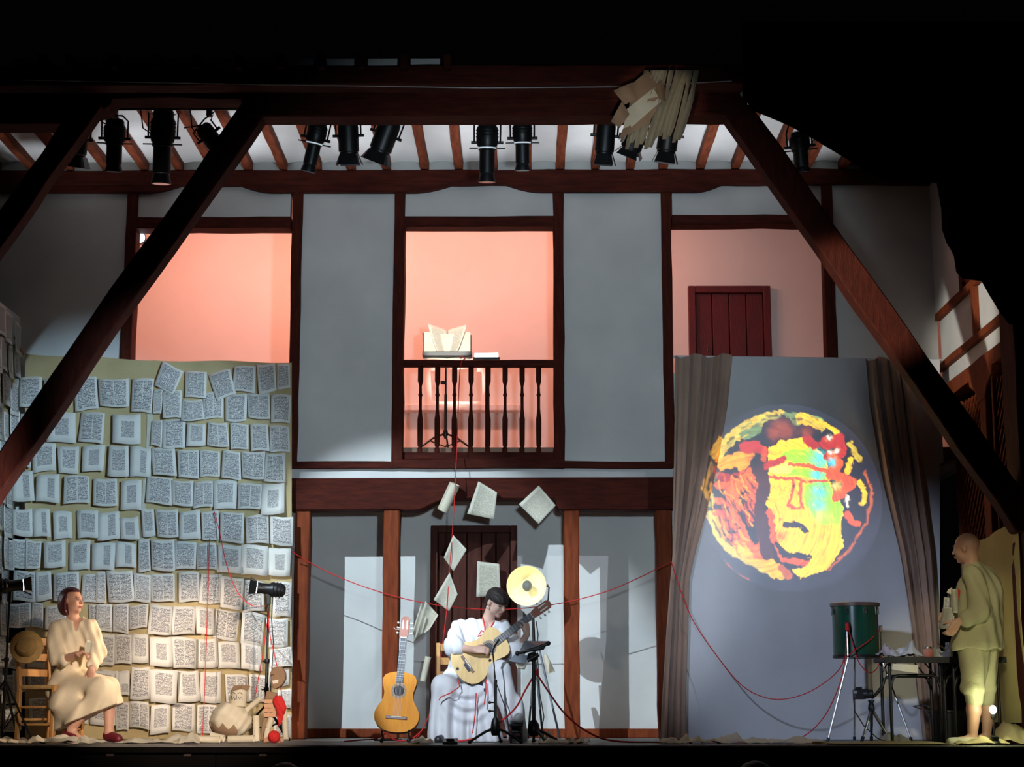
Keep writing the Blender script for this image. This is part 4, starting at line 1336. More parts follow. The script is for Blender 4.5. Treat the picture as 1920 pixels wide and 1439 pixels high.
for pts, m in (([(1150, 170), (1185, 155), (1205, 182), (1172, 196)], PAPERB), ([(1185, 158), (1215, 132), (1232, 160), (1180, 200)], PAPERB), ([(1146, 228), (1166, 190), (1180, 215), (1162, 240)], PAPERB),
               ([(1176, 205), (1224, 165), (1240, 190), (1166, 255)], PAPER), ([(1190, 190), (1245, 180), (1215, 232), (1160, 262)], PAPERB), ([(1228, 160), (1244, 150), (1248, 190), (1236, 186)], PAPERB)):
    a, b, c, d = pts
    g = []
    for i in range(5):
        v = i / 4
        g.append([P(a[0] * (1 - u) * (1 - v) + b[0] * u * (1 - v) + c[0] * u * v + d[0] * (1 - u) * v, a[1] * (1 - u) * (1 - v) + b[1] * u * (1 - v) + c[1] * u * v + d[1] * (1 - u) * v, YQ - .06 - .05 * math.sin(u * 3.1) - .03 * v) for u in (0, .25, .5, .75, 1)])
    MB().sheet(g, .003).build('loose_leaf', m, pb, smooth=50)

# ================================================================== BALCONY BOOK AND STAND
YK = YB + .42
st = thing('music_stand', P(835, 846, YK), 'black tripod music stand behind the balcony balusters', 'stand')
zt_, zb_ = P(835, 676, YK).z, P(835, 828, YK).z
bp = P(835, 846, YK)
MB().tube([(bp.x, YK, ZF + .12), (bp.x, YK, ZF + .55)], .014, 8).build('lower_pole', BLACK, st, smooth=50)
MB().tube([(bp.x, YK, ZF + .5), (bp.x, YK, zt_)], .009, 8).build('upper_pole', BLACK, st, smooth=50)
MB().tube([(bp.x - .005, YK, P(835, 718, YK).z), (bp.x - .05, YK - .01, P(835, 718, YK).z)], .018, 8).build('knob', BLACK, st, smooth=50)
MB().lathe([(.02, 0), (.028, .02), (.02, .06)], (bp.x, YK, ZF + .14), n=10).build('hub', BLACK, st, smooth=50)
for ang in (200, 340, 85):
    dx, dy = math.cos(math.radians(ang)), math.sin(math.radians(ang))
    MB().tube([(bp.x, YK, ZF + .17), (bp.x + .12 * dx, YK + .12 * dy, ZF + .12), (bp.x + .27 * dx, YK + .27 * dy * .6, ZF + .012)], .010, 6).build('leg', BLACK, st, smooth=50)
    MB().tube([(bp.x, YK, ZF + .04), (bp.x + .15 * dx, YK + .15 * dy * .8, ZF + .09)], .006, 6).build('strut', BLACK, st, smooth=50)
zq = P(838, 672, YK).z
X0, X1, _, _ = rect(793, 664, 886, 674, YK)
MB().box((X0, YK - .10, zq), (X1, YK + .02, zq + .022)).box((X0, YK - .11, zq), (X1, YK - .10, zq + .045)).build('tray', BLACK, st, bevel=0.004)
MB().obox((bp.x, YK + .05, zq + .12), ((X1 - X0) / 2 - .02, 0, 0), (0, .004, .0), (0, .05, .12)).build('back_plate', BLACK, st, bevel=0.003)
bk = thing('open_book', (bp.x, YK - .03, zq + .022), 'large open old book with raised leaves on the balcony stand', 'book')
LB = mk('leather_cover', (0.10, 0.05, 0.03), None, 20, 0.6)
sc = (P(1, 0, YK) - P(0, 0, YK)).length
bz = zq + .024


def bpt(px, py, dy):
    return P(px, py, YK - .05 + dy)


MB().sheet([[bpt(794, 671, .06), bpt(838, 671, .08), bpt(885, 671, .06)], [bpt(792, 624, .10), bpt(838, 626, .12), bpt(884, 628, .10)]], .006).build('cover', LB, bk)
for side_, (xa_, xb_, yt_) in (('l', (795, 838, 623)), ('r', (838, 882, 623))):
    for k in range(3):
        g = [[bpt(xa_ + (xb_ - xa_) * q, 670 + (yt_ - 670) * v + 2 * k, .05 - .012 * k - .02 * math.sin(q * 3.1)) for q in (0, .25, .5, .75, 1)] for v in (0, .5, 1)]
        MB().sheet(g, .006).build('page_block', PAPERC, bk, smooth=40)
for q0, q1, tl in ((838, 802, 607), (838, 875, 609)):
    def lf(u, v, q0=q0, q1=q1, tl=tl):
        x = q0 + (q1 - q0) * u; 
        x2 = q0 + (q1 - q0) * u * (.28 + .72 * v ** .6)
        yb3 = 669; yt3 = 619 + (tl - 619) * u
        return bpt(x2, yb3 + (yt3 - yb3) * v, .03 - .07 * u * math.sin(u * 2))
    page_obj('raised_leaf', lf, 6, 5, bk, PAGEF, 1, (.12, .1, .9, .9), .3 if q1 < q0 else .7, th=.001)
tl = thing('added_bright_strip', P(910, 672, YB + .55), 'short glowing white tube added for the bright strip behind the balcony rail', 'lamp')  # emissive tube and holder added to stand in for a bright strip
MB().tube([P(890, 667, YB + .55), P(934, 666, YB + .55)], .022, 10).build('glowing_tube', mk('strip_glow', (1, 1, 1), None, 5, .3, emit=(0.92, 1.0, 1.0), estr=4.0), tl, smooth=50)
MB().obox(P(912, 673, YB + .56), (.13, 0, 0), (0, .02, 0), (0, 0, .012)).tube([P(912, 674, YB + .57), (P(912, 674, YB + .57).x, YB + .57, ZF)], .012, 8).build('tube_holder', BLACK, tl)

# ================================================================== RED STRINGS
def string(label, pts, r=.0045, par=None, cat='string'):
    pp = [P(*q) for q in pts]
    # smooth through the points
    out = []
    for i in range(len(pp) - 1):
        p0, p1, p2, p3 = pp[max(i - 1, 0)], pp[i], pp[i + 1], pp[min(i + 2, len(pp) - 1)]
        for k in range(5):
            t = k / 5
            out.append(0.5 * ((2 * p1) + (p2 - p0) * t + (2 * p0 - 5 * p1 + 4 * p2 - p3) * t * t + (3 * p1 - p0 - 3 * p2 + p3) * t ** 3))
    out.append(pp[-1])
    o = MB().tube(out, r, 6).build('red_string', REDS, None, 80, origin=pp[0])
    return tag(o, label, cat)


YH = YB - .22
string('red string falling from the balcony book through the hanging pages to the floor', [(862, 668, YK - .1), (872, 673, YB - .02), (863, 690, YB - .04), (858, 800, YB - .1), (854, 900, YH), (848, 1005, YH), (842, 1075, YH), (838, 1140, YH), (827, 1230, YH - .2), (812, 1320, YH - .4), (790, 1372, YH - .6), (775, 1390, YH - .8)], .0042)
string('red string slung across the recess from the page wall to the taupe curtain', [(546, 1034, YB - .2), (600, 1066, YB - .05), (680, 1100, YB - .04), (770, 1126, YB - .04), (860, 1140, YB - .04), (950, 1143, YB - .05), (1050, 1132, YB - .05), (1150, 1105, YB - .05), (1259, 1054, YB - .25)], .0042)
string('red string hanging from the curtain in a long curve up to the green drum', [(1259, 1054, YB - .6), (1275, 1105, YC - .2), (1300, 1165, YC - .3), (1340, 1225, YC - .4), (1390, 1285, YC - .6), (1440, 1310, YC - .8), (1490, 1308, YP + .1), (1540, 1285, YP + .05), (1580, 1245, YP - .1), (1588, 1180, YP - .22)], .0042)
string('red string running from the drum leg down along the stage floor', [(1588, 1185, YP - .23), (1584, 1240, YP - .22), (1572, 1290, YP - .2), (1545, 1345, YP - .15), (1505, 1382, YP - .1), (1450, 1391, YP - .1), (1330, 1393, YP - .2)], .0042)
string('red string looped in a bow between the drum legs', [(1590, 1178, YP - .24), (1601, 1215, YP - .25), (1612, 1245, YP - .24), (1630, 1262, YP - .2), (1645, 1253, YP - .12), (1652, 1232, YP - .05)], .0042)
string('red string tied tightly across the front of the drum', [(1651, 1180, YP - .04), (1632, 1200, YP - .2), (1600, 1222, YP - .26), (1580, 1240, YP - .25)], .0042)
string('red string draped from the page wall to the floor lamp with a deep sag', [(402, 960, YW - .06), (412, 1000, YW - .12), (425, 1060, YW - .3), (445, 1110, YW - .5), (470, 1135, YW - .7), (497, 1137, YP + .2)], .004)
string('red string dropping straight down the printed pages', [(393, 1010, YW - .07), (389, 1150, YW - .1), (385, 1260, YW - .12), (380, 1380, YW - .14)], .004)
string('red string falling from the lamp head to the cardboard puppet', [(502, 1140, YP + .2), (506, 1190, YP + .1), (515, 1230, YP - .12), (525, 1280, YP - .15), (530, 1330, YP - .18), (527, 1375, YP - .22)], .004)
string('red string from the lamp pole to the hand of the round puppet', [(500, 1170, YP + .2), (494, 1220, YP + .05), (484, 1275, YP - .15), (478, 1308, YP - .2)], .004)
string('thick red cord from the tablet stand knot down to the right floor', [(1005, 1262, YP - .25), (1030, 1300, YP - .28), (1060, 1340, YP - .3), (1100, 1372, YP - .32), (1150, 1390, YP - .35), (1250, 1393, YP - .4)], .0075)
string('thick red cord from the tablet stand knot down across the skirt', [(1004, 1262, YP - .28), (985, 1295, YP - .45), (965, 1330, YP - .5), (930, 1360, YP - .5), (890, 1385, YP - .5), (850, 1391, YP - .5)], .0075)
o = MB().ball(P(1005, 1262, YP - .28), (.02, .02, .024)).tube([P(1000, 1270, YP - .29), P(1009, 1255, YP - .29)], .012, 6).build('string_knot', REDS, None, 60, origin=P(1005, 1262, YP - .28))
tag(o, 'knot of red cord on the tablet stand pole', 'knot')
string('red string curling on the floor by the standing guitar', [(645, 1391, YP - .3), (680, 1388, YP - .35), (705, 1386, YP - .35), (725, 1376, YP - .3), (740, 1388, YP - .3), (768, 1388, YP - .3), (790, 1372, YP - .3)], .006)

# ================================================================== LOOSE HANGING PAGES BY THE DOOR
def hang(label, quad, Y, bend=.03, name='hanging_page', mat=None, cols=1, fold=0.0, n=6):
    a, b, c, d = quad                         # top-left, top-right, bottom-right, bottom-left (pixels)
    def fn(u, v):
        w_ = 1 - v
        x = a[0] * (1 - u) * v + b[0] * u * v + c[0] * u * w_ + d[0] * (1 - u) * w_
        y = a[1] * (1 - u) * v + b[1] * u * v + c[1] * u * w_ + d[1] * (1 - u) * w_
        return P(x, y, Y + bend * math.sin(math.pi * u) - fold * abs(2 * u - 1) + .02 * math.sin(3 * v + u * 2))
    o = page_obj(name, fn, n, n, None, mat or PAGEF, cols, (.08, .08, .92, .92), random.random(), th=.002, origin=P((a[0] + b[0]) / 2, (a[1] + b[1]) / 2, Y))
    return tag(o, label, 'paper', 'loose pages hung around the door')


hang('flat page hung on the great lintel left of centre with a cut corner', [(897, 903), (932, 924), (926, 974), (876, 964)], YB - .08)
hang('square page hung by its corner at the right end of the great lintel', [(1010, 911), (1042, 948), (1010, 983), (973, 946)], YB - .08)
hang('diamond shaped page on the red string above the plank door', [(850, 1004), (875, 1031), (850, 1072), (832, 1046)], YH + .01, .0, fold=.03)
hang('pointed page lower on the red string with a folded flap', [(843, 1074), (858, 1115), (842, 1147), (813, 1125)], YH + .01, .0, fold=.03)
hang('wide crumpled page hanging from the slung string left of the door', [(798, 1128), (822, 1154), (806, 1180), (775, 1205)], YH + .12, .04, fold=.02)
hang('small leaf tucked behind the crumpled page left of the door', [(790, 1130), (800, 1160), (790, 1192), (772, 1190)], YH + .15, .04)
hang('large tall page pinned on the plank door beside the guitarist', [(895, 1053), (936, 1058), (939, 1118), (893, 1120)], YL - .14)
# rolled pages
def roll(label, p0, p1, r, Y0, Y1_=None, name='rolled_page', mat=None, par=None, r2=None):
    a, b = P(*p0, Y0), P(*p1, Y1_ if Y1_ is not None else Y0)
    d = b - a; L = d.length
    r2 = r2 or r
    n = 26
    u = d.orthogonal().normalized(); v = d.normalized().cross(u)
    g = []
    for i in range(n + 1):
        th = i / n * 2 * math.pi * 1.35
        rr = lambda R: R * (1 - .10 * i / n)
        g.append([a + (u * math.cos(th) + v * math.sin(th)) * rr(r), (a + b) / 2 + (u * math.cos(th) + v * math.sin(th)) * rr((r + r2) / 2), b + (u * math.cos(th) + v * math.sin(th)) * rr(r2)])
    o = MB().sheet(g, .0015).build(name, mat or PAPER, par, 60, origin=None if par else a)
    return tag(o, label, 'paper', 'loose pages hung around the door') if not par else o


roll('half rolled page on the great lintel at the red string', (853, 908), (830, 958), .05, YB - .16, YB - .1)
roll('narrow rolled page leaning beside the door left of the guitarist', (803, 1232), (793, 1278), .028, YB + .3)
roll('paper cone hanging right of the tablet stand', (1022, 1228), (1033, 1262), .018, YB - .0, r2=.04)
hang('round ended page hanging below the tablet', [(965, 1238), (992, 1240), (984, 1256), (970, 1255)], YP - .33)

# ================================================================== GUITARS
SPRUCE = mk('orange_spruce', (0.86, 0.34, 0.030), (0.78, 0.28, 0.022), 3, 0.5, stretch=(14, 14, 1), spec=0.15)
SPRUCEP = mk('pale_spruce', (0.82, 0.57, 0.26), (0.75, 0.50, 0.21), 3, 0.45, stretch=(14, 14, 1), spec=0.2)
ROSE = mk('rosewood', (0.16, 0.065, 0.03), (0.10, 0.04, 0.02), 6, 0.35, stretch=(8, 8, 1))
CEDAR = mk('cedar_neck', (0.45, 0.22, 0.12), (0.36, 0.17, 0.09), 6, 0.4)
HEADW = mk('headstock_wood', (0.42, 0.15, 0.10), (0.33, 0.11, 0.07), 8, 0.35)
EBON = mk('fingerboard', (0.10, 0.10, 0.12), (0.06, 0.06, 0.075), 8, 0.6, spec=0.2)
NYLON = mk('string_nylon', (0.75, 0.74, 0.70), None, 10, 0.3)
BONE = mk('bone', (0.85, 0.82, 0.74), None, 10, 0.35)
HALF = [(0, .0), (.004, .05), (.016, .10), (.05, .152), (.09, .176), (.125, .183), (.165, .179), (.205, .160), (.245, .134), (.285, .119), (.32, .117), (.355, .126), (.395, .137), (.43, .138), (.46, .122), (.478, .085), (.488, .04), (.49, 0)]


def guitar(name, label, org, a, b, top, stand=None):
    """org: tail end; a: along the neck; b: across; n: out of the soundboard"""
    a = Vector(a).normalized(); b = (Vector(b) - a * Vector(b).dot(a)).normalized(); n = a.cross(b) * -1
    if n.y > 0: n = -n
    org = Vector(org)
    G = lambda u, w_, h=0.0: org + a * u + b * w_ + n * h
    t = thing(name, org, label, 'guitar')
    out = [(u, w_) for u, w_ in HALF] + [(u, -w_) for u, w_ in reversed(HALF[1:-1])]
    MB().prism([G(u, w_, -.094) for u, w_ in out], n * .090).build('body_shell', ROSE, t, smooth=35)
    MB().prism([G(u * 1.0, w_ * .992, -.004) for u, w_ in out], n * .005).build('soundboard', top, t, smooth=35)
    MB().lathe([(.001, 0), (.043, 0), (.043, .002), (.001, .002)], G(.335, 0, .0005), n, 28).build('sound_hole', INK, t)
    MB().lathe([(.046, 0), (.062, 0), (.062, .0018), (.046, .0018), (.046, 0)], G(.335, 0, .001), n, 32, caps=False).build('rosette', mk('rosette_inlay', (0.22, 0.13, 0.06), (0.08, 0.05, 0.03), 90, .4), t)
    br = MB().obox(G(.118, 0, .006), b * .085, a * .012, n * .005)
    bo = br.build('bridge', ROSE, t, bevel=0.002)
    MB().obox(G(.124, 0, .012), b * .040, a * .003, n * .003).build('saddle', BONE, bo)
    MB().obox(G(.60, 0, -.012), b * .026, a * .165, n * .014).build('neck', CEDAR, t, bevel=0.008)
    MB().prism([G(.40, .030, .002), G(.40, -.030, .002), G(.768, -.026, .002), G(.768, .026, .002)], n * .007).build('fingerboard', EBON, t, bevel=0.001)
    fr = MB()
    for k in range(1, 20):
        u = .774 - (.65 - .65 / 2 ** (k / 12))
        if u > .405: fr.obox(G(u, 0, .0095), b * .0275, a * .0014, n * .001)
    fr.build('frets', mk('nickel_fret', (0.5, 0.5, 0.5), None, 10, 0.5, metal=0.5), t)
    MB().obox(G(.771, 0, .009), b * .026, a * .003, n * .004).build('nut', BONE, t)
    hs = [(.772, .026), (.80, .034), (.935, .037), (.945, .024), (.952, .022), (.955, .0)]
    hp = hs + [(u, -w_) for u, w_ in reversed(hs[:-1])]
    ho = MB().prism([G(u, w_, -.018 - (u - .772) * .15) for u, w_ in hp], n * .018).build('headstock', HEADW, t, bevel=0.002)
    for s_ in (1, -1):
        MB().obox(G(.862, s_ * .017, -.013), b * .0055, a * .055, n * .002).build('peg_slot', BONE, ho)
        for k in range(3):
            u = .815 + .042 * k
            MB().tube([G(u, s_ * .036, -.030), G(u, s_ * .056, -.030)], .003, 6).tube([G(u, s_ * .052, -.030), G(u, s_ * .066, -.030)], .008, 8).build('tuning_peg', BONE, ho, smooth=50)
    sr = MB()
    for k in range(6):
        w0, w1 = (k - 2.5) * .0115, (k - 2.5) * .0085
        sr.tube([G(.124, w0, .014), G(.774, w1, .012)], .0008, 4)
    sr.build('strings', NYLON, t)
    return t, G


YGt = YP - .3
o0 = P(741, 1374, YGt); h0 = P(758.5, 1157, YGt)
gt, G1 = guitar('guitar', 'orange topped classical guitar standing upright left of the guitarist', o0 + Vector((0, -.02, 0)), (h0 - o0) + Vector((0, .16, 0)), (1, 0, 0), SPRUCE)
MB().tube([G1(.84, -.04, -.02), G1(.838, -.075, -.01), G1(.85, -.09, -.01)], .0025, 5).build('loose_string_end', NYLON, gt)
gs = thing('guitar_stand', P(742, 1391, YGt), 'small black guitar stand under the upright guitar', 'stand')
for px in (718, 768):
    q = P(px, 1372, YGt)
    MB().tube([(q.x, YGt + .12, .02), (q.x, YGt + .02, .05), (q.x, YGt - .09, .055), (q.x, YGt - .11, .10)], .008, 6).build('cradle_arm', BLACK, gs, smooth=50)
    MB().tube([(q.x, YGt - .02, .05), (q.x - .005, YGt - .06, .012)], .008, 6).build('leg', BLACK, gs, smooth=50)
    MB().ball((q.x - .005, YGt - .065, .018), .017, 10, 6).build('rubber_foot', BLACKP, gs, smooth=60)
MB().tube([(P(718, 0, YGt).x, YGt + .12, .02), (P(768, 0, YGt).x, YGt + .12, .02)], .008, 6).build('cross_bar', BLACK, gs, smooth=50)

# ================================================================== STANDS, LAMPS, TABLET
def tripod_base(t, x, Y, hub, spread, angs, mat=BLACK, r=.011, up=.0):
    for a_ in angs:
        dx, dy = math.cos(math.radians(a_)) * spread, math.sin(math.radians(a_)) * spread
        MB().tube([(x, Y, hub), (x + dx * .4, Y + dy * .4, hub * .75), (x + dx, Y + dy, .014)], r, 6).build('leg', mat, t, smooth=50)
        MB().ball((x + dx, Y + dy, .014), (.018, .018, .014), 8, 5).build('rubber_foot', BLACKP, t, smooth=60)


# microphone stand before the guitarist
Ym = YP - .62
q = P(929, 1392, Ym)
t = thing('microphone_stand', (q.x, Ym, 0), 'slim black microphone stand in front of the seated guitarist', 'stand')
tripod_base(t, q.x, Ym, .12, .22, (205, 335, 80))
MB().lathe([(.03, .06), (.042, .10), (.034, .17), (.018, .20)], (q.x, Ym, 0), n=12).build('base_cone', BLACK, t, smooth=50)
MB().tube([(q.x, Ym, .1), (q.x + .004, Ym, P(929, 1275, Ym).z)], .009, 8).build('pole', BLACK, t, smooth=50)
MB().tube([(q.x - .008, Ym - .008, .2), (q.x - .01, Ym - .008, P(925, 1250, Ym).z), P(924, 1222, Ym)], .005, 6).build('boom', BLACK, t, smooth=50)
for py in (1318, 1334):
    z = P(929, py, Ym).z
    MB().tube([(q.x + .01, Ym, z), (q.x - .045, Ym - .01, z)], .006, 6).ball((q.x - .045, Ym - .01, z), .012, 8, 6).build('clamp_knob', BLACK, t, smooth=50)
mc = thing('microphone', P(928, 1210, Ym), 'small microphone pointing at the sound hole of the played guitar', 'microphone')
MB().tube([P(923, 1222, Ym), P(927, 1213, Ym + .03), P(934, 1202, Ym + .06)], [.009, .011, .010], 10).build('microphone_body', CHROME, mc, smooth=50)
MB().ball(P(935, 1201, Ym + .065), .012, 10, 7).build('grille', BLACK, mc, smooth=60)
o = MB().tube([P(923, 1222, Ym - .01), P(930, 1280, Ym - .02), P(950, 1335, Ym), P(955, 1375, Ym), P(954, 1391, Ym)], .004, 6).build('microphone_cable', BLACKP, None, 60, origin=P(954, 1391, Ym))
tag(o, 'thin dark cable hanging from the microphone to the floor', 'cable')

# tablet on its stand
Yt = YP - .35
q = P(1001, 1392, Yt)
t = thing('tablet_stand', (q.x, Yt, 0), 'thick black stand with a clamp under the tablet', 'stand')
tripod_base(t, q.x, Yt, .11, .22, (335, 295, 90), r=.012)
MB().lathe([(.032, .05), (.05, .09), (.046, .14), (.022, .18)], (q.x, Yt, 0), n=12).build('base_cone', BLACK, t, smooth=50)
zc_ = P(1001, 1235, Yt).z
MB().tube([(q.x, Yt, .08), (q.x, Yt, zc_)], .015, 8).build('pole', BLACK, t, smooth=50)
MB().ball((q.x - .01, Yt, zc_ + .01), (.045, .03, .04), 10, 7).tube([(q.x - .05, Yt - .02, zc_ - .02), (q.x + .04, Yt - .02, zc_ + .03)], .016, 8).build('clamp_joint', BLACK, t, smooth=50)
MB().tube([P(970, 1226, Yt), P(1000, 1218, Yt), P(1028, 1207, Yt)], .013, 8).ball(P(970, 1226, Yt), .02, 8, 6).ball(P(1028, 1207, Yt), .02, 8, 6).build('holder_bar', BLACK, t, smooth=50)
MB().sheet([[P(954, 1240, Yt + .02), P(986, 1246, Yt + .02)], [P(966, 1226, Yt - .01), P(990, 1230, Yt - .01)]], .004).build('lower_plate', mk('grey_plate', (0.28, 0.31, 0.36), None, 10, .4), t)
tb = thing('tablet', P(1000, 1215, Yt), 'grey tablet tilted on the black stand right of the guitarist', 'tablet')
aa, bb_, cc_, dd_ = P(973, 1224, Yt - .02), P(1020, 1216, Yt - .02), P(1027, 1203, Yt + .10), P(984, 1202, Yt + .10)
MB().prism([aa, bb_, cc_, dd_], (0, .01, -.012)).build('tablet_case', BLACKP, tb, bevel=0.002)
mid = (aa + bb_ + cc_ + dd_) / 4
MB().prism([mid + (x - mid) * .93 + Vector((0, -.002, .003)) for x in (aa, bb_, cc_, dd_)], (0, .002, -.002)).build('tablet_screen', mk('dark_screen', (0.30, 0.33, 0.36), None, 3, .15), tb)

# round reflector lamp behind
Yd = YB - .35
q = P(987, 1099, Yd)
t = thing('dish_lamp', (P(1003, 1390, Yd).x, Yd, 0), 'round cream dish lamp on a stand behind the guitarist', 'lamp')
DISH = mk('cream_enamel', (0.90, 0.83, 0.55), (0.86, 0.78, 0.48), 4, .35)
R = (P(1024, 1099, Yd) - q).length
ax = Vector((-.12, -1, -.05)).normalized()
MB().lathe([(R, .0), (R * .97, -.03), (R * .82, -.09), (R * .55, -.14), (R * .25, -.165), (.02, -.17), (.02, -.178), (R * .26, -.173), (R * .56, -.148), (R * .84, -.096), (R * .99, -.033), (R * 1.015, .002), (R, .0)], q, ax, 36, caps=False).build('dish', DISH, t, smooth=50)
MB().lathe([(.03, 0), (.03, .05), (.036, .06)], q - ax * .165, ax, 14).build('socket', CHROME, t, smooth=40)
MB().ball(q - ax * .055, (.044, .044, .05), 16, 10).build('bulb', mk('silvered_bulb', (0.10, 0.12, 0.14), None, 8, .15), t, smooth=60)
pz = P(1000, 1205, Yd)
MB().tube([q + Vector((R * 1.02, .02, .0)), q + Vector((R * 1.15, .05, -.01)), q + Vector((R * 1.1, .06, -R * .7)), P(1000, 1150, Yd + .06)], .007, 6).build('yoke', BLACK, t, smooth=50)
MB().ball(q + Vector((R * 1.06, .02, 0)), .014, 8, 6).build('yoke_knob', CHROME, t, smooth=60)
MB().tube([P(999, 1150, Yd + .06), P(1001, 1205, Yd + .06), P(1003, 1275, Yd + .06)], .014, 8).build('pole', BLACK, t, smooth=50)
GREYM = mk('grey_metal', (0.22, 0.24, 0.27), (0.16, 0.17, 0.2), 8, .4, metal=.6)
for a_, b_, m_ in (((1008, 1205), (1050, 1389), GREYM), ((1004, 1240), (1018, 1386), BLACK), ((1002, 1240), (990, 1385), BLACK)):
    e = P(*b_, Yd - .05); e.z = .012
    MB().tube([P(*a_, Yd + .05), e], .010, 6).build('leg', m_, t, smooth=50)
point('dish_lamp_glow', q - ax * .02, 2.2, (1.0, 0.86, 0.5), .05)
o = MB().tube([P(1005, 1165, Yd), P(1009, 1190, Yd), P(1007, 1215, Yd), P(1012, 1300, Yd + .1), P(1020, 1345, Yd), P(1012, 1388, Yd)], .005, 6).build('lamp_cable', BLACKP, None, 60, origin=P(1012, 1388, Yd))
tag(o, 'black cable hanging down the dish lamp stand', 'cable')


# theatre lamps on stands at the left
def floor_lamp(label, px, ytop, Y, hpx, hdir, spread, angs, hub):
    q = P(px, 1392, Y)
    t = thing('floor_lamp', (q.x, Y, 0), label, 'lamp')
    z = P(px, ytop, Y).z
    MB().tube([(q.x, Y, .1), (q.x, Y, z * .55)], .014, 8).build('lower_pole', BLACK, t, smooth=50)
    MB().tube([(q.x, Y, z * .5), (q.x, Y, z - .05)], .010, 8).build('upper_pole', BLACK, t, smooth=50)
    for k in (.33, .52):
        MB().lathe([(.018, 0), (.022, .01), (.022, .03), (.018, .04)], (q.x, Y, z * k), n=10).tube([(q.x, Y, z * k + .02), (q.x - .04, Y, z * k + .02)], .007, 6).build('collar', BLACK, t, smooth=50)
    MB().obox((q.x, Y, z - .04), (.016, 0, 0), (0, .02, 0), (0, 0, .06)).build('bracket', BLACKP, t, bevel=.004)
    for a_ in angs:
        dx, dy = math.cos(math.radians(a_)) * spread, math.sin(math.radians(a_)) * spread
        MB().tube([(q.x, Y, hub), (q.x + dx, Y + dy, .014)], .010, 6).build('leg', BLACK, t, smooth=50)
        MB().tube([(q.x, Y, .1), (q.x + dx * .5, Y + dy * .5, hub * .5)], .006, 6).build('strut', BLACK, t, smooth=50)
    d = Vector(hdir).normalized()
    c0 = Vector((q.x, Y, z + .03))
    MB().lathe([(.03, -.14), (.055, -.12), (.062, -.08), (.062, -.02), (.048, 0), (.045, .06), (.05, .1)], c0, d, 18).build('lamp_house', BLACK, t, smooth=40)
    for k in range(3):
        MB().lathe([(.063, -.1 + .03 * k), (.069, -.095 + .03 * k), (.063, -.088 + .03 * k)], c0, d, 18, caps=False).build('cooling_fin', BLACKP, t, smooth=60)
    MB().lathe([(.001, .098), (.045, .098), (.045, .106), (.001, .106)], c0, d, 16).build('lens', LAMPON, t)
    s = d.cross(Vector((0, 0, 1))).normalized(); u2 = s.cross(d)
    for wv, vv in ((s, u2), (-s, u2), (u2, s), (-u2, s)):
        a_ = c0 + d * .105 + wv * .05; b_ = c0 + d * .165 + wv * .085
        MB().sheet([[a_ - vv * .045, a_ + vv * .045], [b_ - vv * .06, b_ + vv * .06]], .003).build('barn_door', BLACK, t)
    return t, c0 + d * .12, d


t1, lp1, ld1 = floor_lamp('black barn door lamp on a tripod at the far left edge', 4, 1106, YP - .15, 60, (.95, .35, .10), .34, (215, 330, 85), .5)
t2, lp2, ld2 = floor_lamp('black barn door lamp on a tripod in front of the printed pages by the puppets', 497, 1112, YP + .22, 60, (-.97, -.18, .10), .30, (320, 160, 60), .3)
spot('floor_lamp_beam_left', lp1 + ld1 * .03, P(500, 1290, YW), 150, (1.0, 0.84, 0.72), 62, .7, .04)
spot('floor_lamp_beam_right', lp2 + ld2 * .03, P(150, 1215, YP - .2), 120, (1.0, 0.74, 0.50), 62, .7, .04)
o = MB().tube([P(512, 1118, YP + .25), P(509, 1160, YP + .22), P(513, 1210, YP + .22), P(508, 1280, YP + .22), P(506, 1350, YP + .22)], .004, 6).build('lamp_cable', BLACKP, None, 60, origin=P(506, 1350, YP))
tag(o, 'black cable hanging from the lamp by the puppets', 'cable')
o = MB().tube([P(8, 1300, YP - .2), P(18, 1325, YP - .25), P(22, 1345, YP - .25), P(10, 1370, YP - .25), P(0, 1388, YP - .3)], .004, 6).build('lamp_cable', BLACKP, None, 60, origin=P(0, 1388, YP - .3))
tag(o, 'black cable curling at the foot of the far left lamp', 'cable')

# small foot light at the right
Yf = YS + .12
q = P(1865, 1396, Yf)
t = thing('foot_light', (q.x, Yf, 0), 'small glowing lamp on a short stem at the right stage edge', 'lamp')
MB().lathe([(.05, 0), (.05, .015), (.03, .03), (.035, .06), (.012, .07)], (q.x, Yf, 0), n=14).build('base', BLACK, t, smooth=40)
MB().tube([(q.x, Yf, .05), (q.x, Yf, .20)], .008, 8).build('stem', BLACK, t, smooth=50)
MB().lathe([(.012, 0), (.02, .01), (.02, .04)], (q.x, Yf, .19), n=12).build('socket', BLACK, t, smooth=40)
MB().ball((q.x, Yf, .26), (.026, .026, .032), 14, 9).build('bulb', mk('lit_bulb', (1, 1, 1), None, 5, .3, emit=(0.85, 1.0, 0.92), estr=30), t, smooth=60)
point('foot_light_glow', (q.x - .03, Yf - .07, .27), 4, (0.92, 1.0, 0.55), .05)

